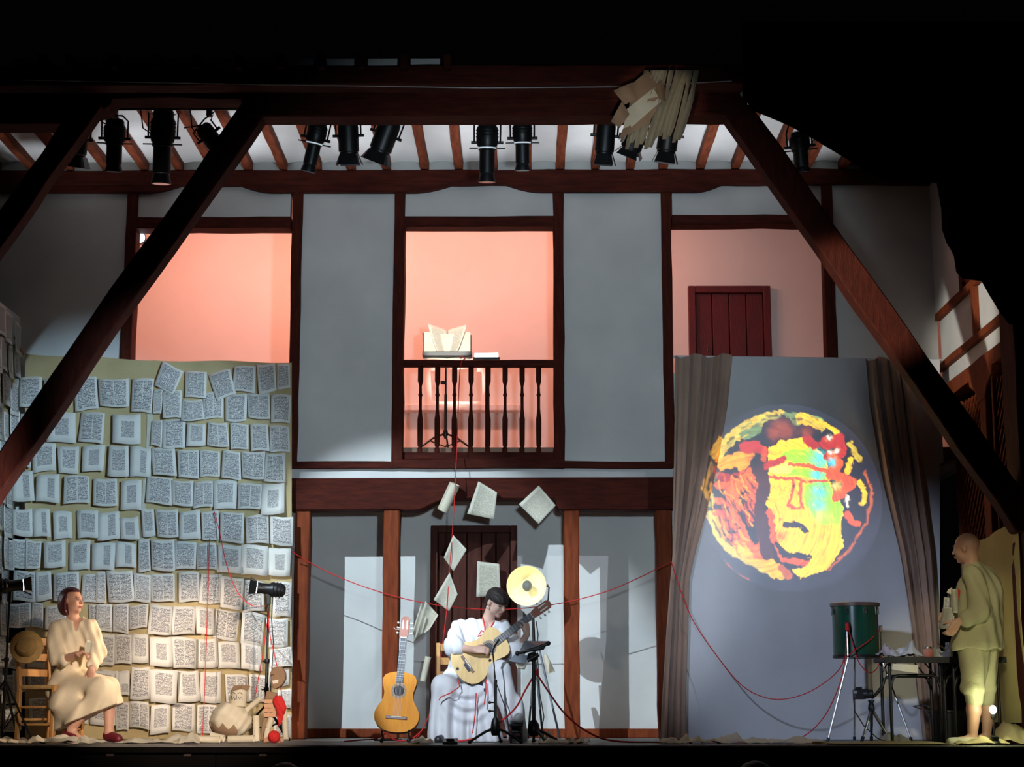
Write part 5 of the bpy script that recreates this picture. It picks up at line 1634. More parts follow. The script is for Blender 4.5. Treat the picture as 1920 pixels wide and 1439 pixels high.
# ================================================================== DRUM, CAMERA, TABLES
GREEN = mk('green_drum_shell', (0.015, 0.085, 0.05), (0.008, 0.05, 0.03), 3, .22, stretch=(6, 6, 1))
Yd2 = YP - .02
q0, q1 = P(1606, 1234, Yd2), P(1606, 1136, Yd2)
rd = (P(1649, 1180, Yd2) - P(1564, 1180, Yd2)).length / 2
t = thing('floor_tom', (q0.x, Yd2, 0), 'dark green floor tom drum on long metal legs', 'drum')
MB().lathe([(rd, q0.z), (rd, q1.z)], (q0.x, Yd2, 0), n=32).build('shell', GREEN, t, smooth=50)
HOOP = mk('drum_hoop', (0.20, 0.12, 0.09), (0.12, 0.07, 0.06), 12, .35)
MB().lathe([(rd, q1.z - .012), (rd + .016, q1.z - .010), (rd + .018, q1.z + .016), (rd + .004, q1.z + .02)], (q0.x, Yd2, 0), n=32, caps=False).build('top_hoop', HOOP, t, smooth=40)
MB().lathe([(rd, q0.z - .004), (rd + .006, q0.z - .002), (rd + .006, q0.z + .02), (rd, q0.z + .022)], (q0.x, Yd2, 0), n=32, caps=False).build('bottom_hoop', BLACK, t, smooth=40)
MB().lathe([(.001, q1.z + .005), (rd, q1.z + .004), (rd, q1.z + .008), (.001, q1.z + .009)], (q0.x, Yd2, 0), n=32).build('drum_head', mk('drum_skin', (0.6, 0.55, 0.45), None, 6, .6), t)
for k in range(8):
    an = math.radians(15 + 45 * k); ca_, sa_ = math.cos(an), math.sin(an)
    pp = Vector((q0.x + ca_ * (rd + .012), Yd2 + sa_ * (rd + .012), 0))
    MB().tube([pp + Vector((0, 0, q1.z + .015)), pp + Vector((0, 0, q1.z - .05))], .005, 6).obox(pp + Vector((-ca_ * .004, -sa_ * .004, q1.z - .055)), (.010, 0, 0), (0, .010, 0), (0, 0, .022)).build('tension_lug', CHROME, t, bevel=.003)
for top_, bot_, dy0, dy1 in (((1588, 1172), (1552, 1392), -.22, -.30), ((1651, 1180), (1709, 1388), .02, -.12), ((1600, 1170), (1602, 1388), .2, .28)):
    a_ = P(*top_, Yd2 + dy0); b_ = P(*bot_, Yd2 + dy1); b_.z = .012
    m_ = Vector((a_.x, a_.y, q0.z - .01))
    MB().tube([a_, m_ * 1.0, b_], .0075, 8).build('leg', CHROME, t, smooth=40)
    MB().tube([b_, b_ + (m_ - b_).normalized() * .03], .013, 8).build('rubber_foot', BLACKP, t, smooth=40)
    MB().obox(Vector((a_.x, a_.y, a_.z)), (.014, 0, 0), (0, .014, 0), (0, 0, .028)).build('leg_bracket', CHROME, t, bevel=.004)
MB().ball(P(1589, 1174, YP - .26), (.016, .014, .026), 10, 7).ball(P(1589, 1180, YP - .26), (.02, .014, .018), 10, 7).build('red_binding', REDS, t, smooth=60)

Yc_ = YP - .45
t = thing('camera_tripod', (P(1633, 1392, Yc_).x, Yc_, 0), 'small silver tripod with a black pan handle under the camera', 'tripod')
hb = P(1634, 1330, Yc_)
for px, py, dy, m_ in ((1616, 1393, -.06, CHROME), (1634, 1394, -.10, BLACK), (1671, 1393, -.02, CHROME)):
    e = P(px, py, Yc_ + dy); e.z = .014
    MB().tube([hb, (hb + e) / 2, e], [.014, .012, .009], 8).build('leg', m_, t, smooth=50)
    MB().tube([e, e + (hb - e).normalized() * .04], .014, 8).build('rubber_foot', BLACKP, t, smooth=50)
MB().lathe([(.02, 0), (.028, .02), (.024, .05), (.016, .07), (.024, .075), (.024, .09)], hb - Vector((0, 0, .02)), n=12).build('pan_head', BLACK, t, smooth=40)
MB().tube([P(1635, 1311, Yc_), P(1642, 1303, Yc_ - .01), P(1655, 1288, Yc_ - .03)], [.006, .013, .015], 8).build('pan_handle', BLACKP, t, smooth=50)
t = thing('camera', P(1614, 1312, Yc_), 'black photo camera mounted on the small tripod', 'camera')
X0, X1, Z0, Z1 = rect(1600, 1293, 1624, 1312, Yc_)
MB().box((X0, Yc_ - .03, Z0), (X1, Yc_ + .04, Z1)).build('camera_body', BLACKP, t, bevel=.01, segs=2)
MB().box((X0 + .02, Yc_ - .02, Z1), (X0 + .07, Yc_ + .03, Z1 + .018)).build('viewfinder', BLACKP, t, bevel=.005)
MB().lathe([(.036, 0), (.038, .03), (.034, .035), (.034, .07), (.03, .07)], P(1620, 1302, Yc_ - .01), (1, -.35, 0), 18).build('lens_barrel', BLACKP, t, smooth=40)
MB().box((X0 - .005, Yc_ - .04, Z1 - .035), (X0 + .025, Yc_ - .028, Z1 - .012)).build('screen', mk('camera_screen', (0.35, 0.38, 0.36), None, 8, .2), t)
o = MB().tube([P(1600, 1310, Yc_ - .03), P(1603, 1335, Yc_ - .03), P(1620, 1362, Yc_ - .03), P(1645, 1385, Yc_), P(1665, 1393, Yc_), P(1690, 1392, Yc_ + .1), P(1705, 1388, Yc_ + .2)], .0045, 6).build('camera_cable', BLACKP, None, 60, origin=P(1645, 1391, Yc_))
tag(o, 'black cable hanging from the camera to the floor', 'cable')


def folding_table(label, x0, x1, Y):
    X0, X1, Z0, Z1 = rect(x0, 1233, x1, 1241, Y)
    t = thing('folding_table', ((X0 + X1) / 2, Y + .3, 0), label, 'table')
    MB().box((X0 - .03, Y - .05, Z1 - .035), (X1 + .03, Y + .42, Z1)).build('tabletop', mk('dark_tabletop', (0.05, 0.025, 0.02), (0.03, 0.016, 0.013), 4, .5), t, bevel=.006)
    MB().box((X0 - .034, Y - .055, Z1 - .045), (X1 + .034, Y - .05, Z1 + .003)).build('edge_trim', BLACK, t, bevel=.001)
    for yy in (Y + .03, Y + .36):
        for X in (X0 + .02, X1 - .02):
            MB().tube([(X, yy, .0), (X, yy, Z1 - .03)], .013, 8).build('leg', BLACK, t, smooth=50)
        zc = P(1700, 1267, Y).z
        MB().tube([(X0 + .02, yy, zc - .1), (X0 + .045, yy, zc - .02), (X0 + .08, yy, zc), (X1 - .08, yy, zc), (X1 - .045, yy, zc - .02), (X1 - .02, yy, zc - .1)], .012, 8).build('cross_bar', BLACK, t, smooth=50)
        MB().tube([(X0 + .02, yy, zc + .02), (X0 + .07, yy, Z1 - .04)], .006, 6).build('stay', BLACK, t, smooth=50)
        MB().tube([(X1 - .02, yy, zc - .05), (X1 - .14, yy, Z1 - .04)], .006, 6).build('stay', BLACK, t, smooth=50)
    return Z1


YTb = 13.98
ZTb = folding_table('black folding table with cloths and jars near the drum', 1664, 1768, YTb)
folding_table('black folding table behind the standing man', 1784, 1876, YTb + .04)


def crumple(name, label, cat, x0, x1, Y0, Y1_, z, hh, mat, seed, nx=16, ny=9, group=None, edge=0.0):
    """crumpled cloth or paper lying on something"""
    X0, X1 = P(x0, 1390, (Y0 + Y1_) / 2).x, P(x1, 1390, (Y0 + Y1_) / 2).x
    g = []
    for i in range(ny + 1):
        v = i / ny
        row = []
        for j in range(nx + 1):
            u = j / nx
            e = (math.sin(math.pi * u) * math.sin(math.pi * v)) ** .5 if 0 < u < 1 and 0 < v < 1 else 0
            h_ = z + .006 + hh * max(0, (.25 + .75 * e) * (.45 + .9 * fbm(u * 3.1 + seed, v * 2.3, seed * 1.7) + .35 * abs(fbm(u * 9 + seed, v * 7, 4)))) 
            row.append((X0 + (X1 - X0) * u + .03 * fbm(v * 3, u * 2, seed), Y0 + (Y1_ - Y0) * v + .05 * fbm(u * 4, seed, v), h_))
        g.append(row)
    o = MB().sheet(g, .003).build(name, mat, None, 50, origin=((X0 + X1) / 2, (Y0 + Y1_) / 2, z))
    return tag(o, label, cat, group)


RAG = mk('pale_blue_rag', (0.62, 0.66, 0.74), (0.54, 0.57, 0.66), 5, .95, .3, 30)
RAGP = mk('lilac_rag', (0.50, 0.44, 0.52), (0.40, 0.35, 0.43), 5, .95, .3, 30)
crumple('rag', 'pale blue crumpled cloth on the left end of the table', 'cloth', 1670, 1730, YTb - .04, YTb + .3, ZTb, .16, RAG, 2)
crumple('rag', 'dull lilac crumpled cloth on the table edge beside the drum', 'cloth', 1655, 1690, YTb + .0, YTb + .35, ZTb, .13, RAGP, 6)
g = [[P(1674, 1245, YTb - .06), P(1698, 1246, YTb - .065), P(1722, 1248, YTb - .06)], [P(1672, 1256, YTb - .058), P(1698, 1260, YTb - .065), P(1721, 1263, YTb - .06)]]
o = MB().sheet(g, .002).build('hanging_sheet', PAPERC, None, origin=P(1698, 1246, YTb - .06)); tag(o, 'pale sheet hanging under the front edge of the table', 'paper')
def jar(label, px, py, Y, r, h, m, lidm=None, z=None):
    q = P(px, py, Y); z = ZTb if z is None else z
    t = thing('jar', (q.x, Y, z), label, 'jar')
    MB().lathe([(r * .9, 0), (r, .008), (r, h * .75), (r * .8, h * .85), (r * .8, h)], (q.x, Y, z), n=16).build('glass', m, t, smooth=40)
    MB().lathe([(r * .86, h * .92), (r * .86, h * 1.08), (r * .5, h * 1.1)], (q.x, Y, z), n=16).build('lid', lidm or CHROME, t, smooth=40)
jar('small glass jar of red paint on the table', 1740, 1232, YTb + .05, .045, .075, mk('red_paint_jar', (0.55, 0.16, 0.12), (0.5, 0.3, 0.25), 9, .15))
jar('tall clear jar beside the hand of the standing man', 1779, 1220, YTb + .15, .03, .11, mk('clear_jar', (0.45, 0.46, 0.45), None, 9, .1))
o = MB().lathe([(.055, 0), (.055, .012), (.001, .012)], P(1757, 1226, YTb + .08), (-1, -.3, .2), 18).build('tape_roll', mk('pale_disc', (0.6, 0.6, 0.5), None, 9, .5), None, origin=P(1757, 1230, YTb + .08)); tag(o, 'pale round lid leaning between the jar and the white box', 'lid')
X0, X1, Z0, Z1 = rect(1759, 1219, 1783, 1231, YTb + .05)
bx_ = thing('paint_box', ((X0 + X1) / 2, YTb + .1, ZTb), 'small white box of brushes on the table', 'box')
MB().box((X0, YTb + .05, ZTb), (X1, YTb + .2, ZTb + .05)).build('box_body', mk('white_card', (0.62, 0.63, 0.68), None, 9, .7), bx_, bevel=.003)
for a_, b_ in (((1742, 1211), (1752, 1217)), ((1755, 1205), (1768, 1215))):
    pa, pb_ = P(*a_, YTb + .1), P(*b_, YTb + .12)
    MB().tube([pa, pb_, pb_ + (pb_ - pa) * .5], .004, 6).build('brush', PINE, bx_)

q = P(1778, 1391, YP - .05)
t = thing('bucket', (q.x, YP - .05, 0), 'black plastic bucket on the floor under the tables', 'bucket')
MB().lathe([(.10, .0), (.115, .0), (.155, .24), (.162, .245), (.162, .255), (.148, .255), (.105, .02), (.001, .02)], (q.x, YP - .05, 0), n=24).build('bucket_body', BLACKP, t, smooth=40)
MB().tube([(q.x - .16, YP - .05, .25), (q.x - .17, YP + .42, .29), (q.x - .08, YP + .35, .30), (q.x - .02, YP + .34, .26)], .006, 6).build('handle', BLACK, t, smooth=50)

# ================================================================== FLOOR PAPERS
FL = [('open book lying on the floor under the chair of the seated woman', 48, 92, PAGE), ('crumpled open pages at the feet of the seated woman', 95, 150, PAGE), ('pages spread beside the left red shoe', 145, 190, PAGE), ('pale pages lying left of the chair at the stage edge', 2, 45, PAPERC)]
for i, (lb, a_, b_, m_) in enumerate(FL):
    crumple('floor_pages', lb, 'paper', a_, b_, YS + .35 + .04 * (i % 2), YS + .75, 0, .075, PAPERC, 11 + i, group='papers on the stage floor')
for i, (lb, a_, b_, dep) in enumerate([('rumpled pages on the floor right of the red shoes', 228, 290, .7), ('flat pale pages on the floor below the page wall', 285, 352, .9), ('thin sheets on the floor left of the paper rolls', 330, 372, .55),
                                       ('crumpled paper at the foot of the left taupe curtain', 1238, 1275, .5), ('curled paper strip on the floor right of the taupe curtain', 1270, 1318, .55), ('crumpled paper below the left part of the screen', 1318, 1392, .6),
                                       ('torn beige paper on the floor below the projected face', 1390, 1445, .65), ('flat beige paper pile on the floor left of the drum', 1440, 1545, .55), ('white paper scraps on the floor behind the camera tripod', 1655, 1700, .8),
                                       ('white papers under the tablet stand', 1010, 1075, .5), ('white sheet on the floor left of the guitarist skirt', 772, 812, .55), ('thin pale papers on the floor right of the tablet stand', 1065, 1105, .45)]):
    crumple('floor_paper', lb, 'paper', a_, b_, YS + dep - .1, YS + dep + .35, 0, .05 + .02 * (i % 3), PAPERC if i % 3 else PAPER, 30 + i, group='papers on the stage floor')
o = MB().tube([P(1020, 1392, YP), P(1028, 1372, YP), P(1036, 1392, YP)], [.03, .012, .03], 5).build('paper_point', PAPERC, None, 30, origin=P(1028, 1392, YP)); tag(o, 'folded paper standing on the floor right of the tablet stand', 'paper')
crumple('floor_cloth', 'beige crumpled cloth heap at the right stage edge', 'cloth', 1868, 1950, YS + .15, YS + .75, 0, .16, BEIGE, 51)
crumple('floor_cloth', 'flat beige cloth under the feet of the standing man', 'cloth', 1790, 1880, YS + .08, YS + .45, 0, .07, BEIGE, 53)
crumple('floor_cloth', 'pale canvas spread on the floor under the drum and tripod', 'cloth', 1545, 1770, YS + .12, YS + .9, 0, .022, BEIGE, 57, 24, 10)
o = MB().lathe([(.03, 0), (.055, 0), (.055, .02), (.03, .02), (.03, 0)], P(1536, 1394, YS + .25), n=20, caps=False).build('wooden_ring', PINE, None, 40, origin=P(1536, 1394, YS + .25)); o.location.z = 0.004; tag(o, 'small wooden ring lying on the floor left of the drum', 'ring')
X0, X1, _, _ = rect(830, 1384, 858, 1391, YS + .3)
pe = thing('foot_pedal', ((X0 + X1) / 2, YS + .35, 0), 'flat grey blue pedal on the floor before the guitarist', 'pedal')
MB().prism([(X0, YS + .28, 0), (X0, YS + .28, .02), (X0, YS + .42, .045), (X0, YS + .42, 0)], (X1 - X0, 0, 0)).build('pedal_body', mk('blue_grey_case', (0.16, 0.19, 0.25), None, 9, .4), pe, bevel=.004)
MB().box(((X0 + X1) / 2 - .03, YS + .30, .028), ((X0 + X1) / 2 + .03, YS + .38, .044)).build('treadle', BLACKP, pe, bevel=.003)

# ================================================================== PAPER PUPPETS
Yq = YP - .3
t = thing('round_puppet', P(435, 1390, Yq), 'round bellied puppet of crumpled cream paper with a cylinder head', 'puppet')
q = P(434, 1353, Yq)
prim = [E(q, (.165, .15, .135), None, .03), E(q + Vector((-.02, -.02, .06)), (.12, .12, .09), None, .04)]
def crp(X, Y, Z, D):
    return (D + .006 * np.sin(X * 38 + Z * 20) * np.sin(Y * 31 + Z * 33) + .004 * np.sin(X * 75 - Z * 60 + Y * 40)).astype(np.float32)
sdf_obj('paper_belly', prim, .008, PAPERC, t, post=crp)
g = []
for i in range(5):
    row = []
    for j in range(17):
        an = math.radians(-178 + 118 * j / 16)
        zz_ = -.118 + .026 * i * (1 - .45 * j / 16) + (.030 if j % 4 == 2 else (-.018 if j % 4 == 0 else 0)) * (i / 4)
        rr_ = .172 * math.sqrt(max(.05, 1 - (zz_ / .15) ** 2)) + .008
        row.append(q + Vector((rr_ * math.cos(an) * 1.0, rr_ * math.sin(an) * .95, zz_)))
    g.append(row)
MB().sheet(g, .004).build('brown_paper_band', PAPERB, t, smooth=30)
hc = P(447, 1309, Yq - .02)
hd = MB().lathe([(.064, -.068), (.070, -.06), (.068, .05), (.064, .064)], hc, (.08, 0, 1), 18).build('head', PAPERC, t, smooth=50)
for pts in ([(436, 1302), (440, 1299), (444, 1302)], [(449, 1302), (453, 1299), (457, 1303)], [(446, 1302), (447, 1309), (444, 1311), (448, 1312)], [(437, 1306), (438, 1314), (442, 1307), (444, 1314)], [(450, 1307), (453, 1314), (455, 1307), (457, 1313)]):
    qq = []
    for x, y in pts:
        p = P(x, y, Yq); dx = p.x - hc.x
        qq.append(Vector((p.x, hc.y - math.sqrt(max(.0001, .0705 ** 2 - dx * dx)) , p.z)))
    MB().tube(qq, .0025, 5).build('drawn_line', INK, hd)
MB().sheet([[P(434, 1296, Yq - .09), P(452, 1292, Yq - .09), P(464, 1296, Yq - .04)], [P(438, 1286, Yq - .05), P(455, 1285, Yq - .05), P(470, 1287, Yq - .02)]], .006).build('paper_hat', PAPERB, t)
roll('', (463, 1332), (487, 1311), .022, Yq - .02, Yq - .06, 'arm', PAPERC, t)
roll('', (480, 1343), (481, 1391), .026, Yq - .02, Yq - .04, 'upright_roll', PAPERC, t)
roll('', (395, 1380), (420, 1386), .028, Yq - .18, Yq - .2, 'leg', PAPERC, t)
roll('', (428, 1387), (476, 1386), .028, Yq - .2, Yq - .22, 'leg', PAPER, t)
roll('', (358, 1387), (412, 1388), .026, Yq - .24, Yq - .26, 'leg', PAPERC, t)

t = thing('cardboard_puppet', P(515, 1390, Yq + .05), 'cardboard puppet with a ribbed chest leaning by the lamp stand', 'puppet')
Yq2 = Yq - .02
hp = [(506, 1262), (512, 1252), (526, 1250), (534, 1260), (535, 1274), (528, 1286), (514, 1294), (508, 1284)]
hd = MB().prism([P(x, y, Yq2) for x, y in hp], (0, .09, 0)).build('head', PAPERB, t, bevel=.01, segs=2)
MB().prism([P(x, y, Yq2 - .006) for x, y in ((510, 1277), (522, 1275), (521, 1281), (512, 1283))], (0, .01, 0)).build('teeth', BONE, hd)
MB().tube([P(507, 1268, Yq2 - .006), P(511, 1265, Yq2 - .008), P(514, 1268, Yq2 - .006)], .003, 5).build('eye', INK, hd)
for k in range(4):
    a_ = 1312 + 8.5 * k
    pbox(495, a_, 523 - k * .5, a_ + 7.6, Yq2, .08).build('chest_slat', mk('peach_card', (0.72, 0.42, 0.27), (0.64, 0.36, 0.22), 6, .8), t, bevel=.003)
MB().prism([P(x, y, Yq2 + .01) for x, y in ((500, 1296), (518, 1300), (520, 1312), (496, 1312))], (0, .06, 0)).build('neck', PAPERB, t, bevel=.006)
MB().prism([P(x, y, Yq2 + .03) for x, y in ((495, 1346), (505, 1346), (500, 1390), (488, 1391), (490, 1365))], (0, .05, 0)).build('hip_board', PAPERB, t, bevel=.005)
roll('', (509, 1347), (503, 1366), .024, Yq2 + .01, Yq2, 'thigh', PAPERC, t)
roll('', (502, 1368), (499, 1388), .022, Yq2, Yq2 - .05, 'shin', PAPERC, t)
roll('', (533, 1330), (536, 1388), .022, Yq2 + .02, Yq2 - .02, 'arm', PAPERC, t)
MB().tube([P(497, 1389, Yq2 - .1), P(507, 1387, Yq2 - .12)], .022, 10).build('foot', mk('peach_card', (0.7, 0.4, 0.25)), t, smooth=50)
MB().tube([P(524, 1391, Yq2 - .08), P(529, 1388, Yq2 - .1)], .018, 10).build('foot', MATS['peach_card'], t, smooth=50)
yp = [E(P(523, 1318, Yq2 - .03), (.045, .03, .05)), E(P(526, 1330, Yq2 - .03), (.035, .025, .06)), C(P(520, 1312, Yq2 - .02), P(530, 1330, Yq2 - .03), .03), C(P(524, 1335, Yq2 - .03), P(523, 1362, Yq2 - .03), .018, .008), C(P(529, 1335, Yq2 - .03), P(528, 1355, Yq2 - .03), .014, .006)]
sdf_obj('yarn_scarf', yp, .006, REDS, t, post=lambda X, Y, Z, D: (D + .003 * np.sin(X * 160 + Z * 90)).astype(np.float32))
yb_p = P(514, 1382, Yq2 - .14)
yb_o = MB().ball((yb_p.x, yb_p.y, .05), .048, 20, 14)
for k in range(9):
    an = k * .7
    ax1 = Vector((math.cos(an), math.sin(an * 1.3), math.sin(an))).normalized(); ax2 = ax1.orthogonal().normalized(); ax3 = ax1.cross(ax2)
    yb_o.tube([Vector((yb_p.x, yb_p.y, .05)) + (ax2 * math.cos(s_) + ax3 * math.sin(s_)) * .048 for s_ in np.linspace(0, 6.28, 20)], .003, 5)
o = yb_o.build('yarn_ball', REDS, None, 60, origin=(yb_p.x, yb_p.y, 0)); tag(o, 'bright red ball of yarn on the floor by the cardboard puppet', 'yarn')
# ================================================================== PEOPLE
def head_prims(c, fwd, up, neck, rn=.052, s=1.0):
    R = frame(fwd, up); c = Vector(c)
    L = lambda x, y, z: c + R @ Vector((x * s, y * s, z * s))
    e = lambda p, r, k=.018: E(L(*p), tuple(q * s for q in r), R, k)
    pr = [e((0, -.012, .028), (.073, .093, .083)), e((0, .034, -.03), (.057, .055, .072)), C(L(0, .036, -.055), L(0, .066, -.088), .037 * s, .021 * s, .02),
          C(L(0, .088, .012), L(0, .106, -.026), .007 * s, .0125 * s, .012), C(L(-.034, .078, .018), L(.034, .078, .018), .012 * s, None, .015),
          e((.034, .058, -.03), (.024, .026, .026)), e((-.034, .058, -.03), (.024, .026, .026)), e((0, .088, -.052), (.021, .011, .009), .008), e((0, .087, -.063), (.018, .010, .008), .008),
          C(L(-.026, .03, -.06), L(.026, .03, -.06), .03 * s, None, .02),
          e((.076, -.008, -.008), (.008, .02, .031), .006), e((-.076, -.008, -.008), (.008, .02, .031), .006),
          C(L(0, -.025, -.045), neck, rn, rn * 1.08, .03)]
    return pr, L, R


def face_parts(t, L, R, brow, s=1.0, closed=False):
    for k in (1, -1):
        eye = MB().ball(L(.030 * k, .079, .001), (.0125 * s, .010 * s, (.0055 if closed else .0075) * s), 10, 6, R).build('eye', EYEW if not closed else EYED, t, smooth=60)
        if not closed:
            MB().ball(L(.031 * k, .086, .001), (.006 * s, .0045 * s, .0068 * s), 8, 5, R).build('iris', EYED, eye, smooth=60)
        MB().tube([L(.016 * k, .090, .016), L(.032 * k, .090, .021), L(.047 * k, .078, .016)], .0032 * s, 6).build('eyebrow', brow, t, smooth=60)
        MB().tube([L(.018 * k, .0885, .005), L(.030 * k, .0905, .009), L(.043 * k, .083, .004)], .002 * s, 5).build('eyelash', EYED, t, smooth=60)
    MB().tube([L(-.021, .092, -.058), L(-.010, .100, -.0545), L(0, .101, -.056), L(.010, .100, -.0545), L(.021, .092, -.058)], [.002, .0048, .005, .0048, .002], 6).tube([L(-.017, .093, -.061), L(0, .0995, -.064), L(.017, .093, -.061)], [.002, .0055, .002], 6).build('lips', LIPS, t, smooth=60)


def hand_prims(w, d, n, s, curl=(35, 40, 30), thumb=(.55, .75, .35), sc=1.0, spread=.0):
    """w wrist, d pointing direction, n palm side (fingers curl that way), s thumb side"""
    w = Vector(w); d = Vector(d).normalized(); n = Vector(n); n = (n - d * n.dot(d)).normalized(); s0 = d.cross(n); s = s0 if s0.dot(Vector(s)) > 0 else -s0
    pr = []
    R = Matrix((s, d, n)).transposed()
    pr.append(E(w + d * .045 * sc, (.038 * sc, .052 * sc, .017 * sc), R, .015))
    for i, (o, ln) in enumerate(((.028, .95), (.0095, 1.05), (-.0095, 1.0), (-.028, .8))):
        p = w + d * .085 * sc + s * o * sc
        an = 0
        prev = w + d * .04 * sc + s * o * .8 * sc
        pr.append(C(prev, p, .011 * sc, .0098 * sc, .008))
        for k, l in enumerate((.040, .026, .021)):
            an += math.radians(curl[k] * (1 + .12 * i))
            q = p + (d * math.cos(an) + n * math.sin(an) + s * spread * (1.5 - i)).normalized() * l * ln * sc
            pr.append(C(p, q, (.0092 - .0008 * k) * sc, (.0086 - .0008 * k) * sc, .004))
            p = q
    p = w + d * .022 * sc + s * .026 * sc
    tv = (d * thumb[0] + s * thumb[1] + n * thumb[2]).normalized()
    q = p + tv * .042 * sc; q2 = q + (tv * .7 + d * .5 + n * .2).normalized() * .032 * sc
    pr += [C(w + d * .02 * sc, p, .018 * sc, .015 * sc, .012), C(p, q, .014 * sc, .0105 * sc, .006), C(q, q2, .0105 * sc, .0085 * sc, .004)]
    return pr


def wrinkle(amp, fx, fz, fy=0.0, ph=0.0):
    def f(X, Y, Z, D):
        return (D + amp * np.sin(X * fx + Z * fz + Y * fy + ph + 1.2 * np.sin(Z * fz * .37 + X * 9)) * .6 + amp * .5 * np.sin(X * fx * .6 - Z * fz * 1.3 + Y * 23 + ph)).astype(np.float32)
    return f


def hair_cut(L, R, c, s, low_front, low_back, fsplit, extra=None):
    Ri = np.array(R.transposed()); c0 = np.array(c)
    def f(X, Y, Z, D):
        dx, dy, dz = X - c0[0], Y - c0[1], Z - c0[2]
        fy = Ri[1][0] * dx + Ri[1][1] * dy + Ri[1][2] * dz
        uz = Ri[2][0] * dx + Ri[2][1] * dy + Ri[2][2] * dz
        sx = Ri[0][0] * dx + Ri[0][1] * dy + Ri[0][2] * dz
        keep = np.minimum(low_front * s - uz, np.maximum(fy - fsplit * s, low_back * s - uz))
        D = D + .0018 * np.sin(sx * 210 + fy * 60) 
        return np.maximum(D, keep).astype(np.float32)
    return f


# ------------------------------------------------------------------ guitarist
J = lambda x, y, dy=0.0: P(x, y, YP + dy)
HAIRD = mk('dark_brown_hair', (0.035, 0.022, 0.018), (0.018, 0.011, 0.01), 40, .55, .5, 90)
hc_ = J(931, 1130, -.05); fw = Vector((.62, -.62, -.48)); upv = Vector((.28, -.30, .9))
hp_, HL, HR = head_prims(hc_, fw, upv, J(914, 1166, .03), .048, .98)
g_el1, g_wr1 = J(851, 1214, -.13), J(889, 1219, -.30)
g_el2, g_wr2 = J(969, 1223, -.16), J(988, 1190, -.27)
pr = hp_ + [E(J(893, 1200, .05), (.135, .085, .15), None, .03), C(J(890, 1200, .05), J(868, 1270, .1), .11, .12, .03), C(J(870, 1178, .05), J(940, 1180, .03), .055, .055, .03),
            C(J(862, 1180, .05), g_el1, .050, .040, .02), C(g_el1, g_wr1, .040, .026, .015), C(J(945, 1182, .03), g_el2, .048, .039, .02), C(g_el2, g_wr2, .038, .025, .015),
            C(J(850, 1285, .1), J(828, 1286, -.24), .085, .06, .03), C(J(828, 1286, -.24), J(836, 1380, -.2), .055, .036, .02), C(J(836, 1383, -.2), J(828, 1387, -.32), .034, .028, .02),
            C(J(886, 1285, .1), J(938, 1258, -.3), .085, .06, .03), C(J(938, 1258, -.3), J(964, 1340, -.27), .055, .035, .02), C(J(964, 1343, -.27), J(972, 1348, -.40), .034, .026, .02)]
pr += hand_prims(g_wr1, J(912, 1219, -.31) - g_wr1, (.15, .8, -.55), (.5, -.3, 1), (30, 45, 30), sc=.95)
pr += hand_prims(g_wr2, Vector((-.05, .02, 1)), (-.7, .55, .1), (-.4, -1, 0), (42, 52, 40), (.8, .2, .5), sc=.95, spread=.1)
gtr = sdf_obj('person', pr, .0055, SKINP, None, origin=P(880, 1392, YP))
tag(gtr, 'seated guitarist with short dark hair in white clothes playing a guitar', 'person')
face_parts(gtr, HL, HR, HAIRD, .98, closed=True)
hs = .98
sdf_obj('hair', [E(HL(0, -.014, .034), (.084 * hs, .104 * hs, .088 * hs), HR, .02), E(HL(0, .05, .04), (.066, .056, .052), HR, .03), E(HL(0, -.06, -.02), (.07, .05, .06), HR, .02)], .006, HAIRD, gtr, post=hair_cut(HL, HR, hc_, hs, .018, -.055, -.015))
for k in (1, -1):
    MB().ball(HL(.082 * k, -.004, -.048), (.009, .009, .013), 10, 6).build('earring', mk('pearl', (0.9, 0.9, 0.92), None, 5, .15), gtr, smooth=60)
bl_pr = [E(J(894, 1200, .05), (.155, .105, .165), None, .04), C(J(890, 1205, .05), J(868, 1270, .1), .135, .145, .04), C(J(866, 1177, .05), J(943, 1179, .03), .068, .066, .04),
         C(J(861, 1181, .05), J(851, 1211, -.10), .072, .085, .03), C(J(851, 1211, -.10), J(861, 1215, -.18), .078, .07, .02), C(J(850, 1222, -.04), J(848, 1244, .0), .055, .03, .03),
         C(J(946, 1183, .03), J(966, 1222, -.14), .070, .088, .03), C(J(966, 1222, -.14), J(975, 1214, -.19), .082, .07, .02), C(J(960, 1228, -.1), J(950, 1240, -.05), .06, .04, .03)]


def blouse_post(X, Y, Z, D):
    D = wrinkle(.009, 76, 15, 30)(X, Y, Z, D)
    # open neckline: V from the collar down the chest
    cx0, cz0 = J(915, 1160).x, J(915, 1160).z
    vz = J(912, 1196).z
    w_ = np.clip((Z - vz) / (cz0 - vz), 0, 1.4) * .055
    V = np.maximum(np.abs(X - cx0) - w_, Y - (YP + .0))
    V = np.maximum(V, vz - Z)
    ncap = np.sqrt((X - cx0) ** 2 + (Y - (YP + .02)) ** 2 + (Z - (cz0 + .03)) ** 2) - .07
    return np.maximum(np.maximum(D, -V), -ncap).astype(np.float32)


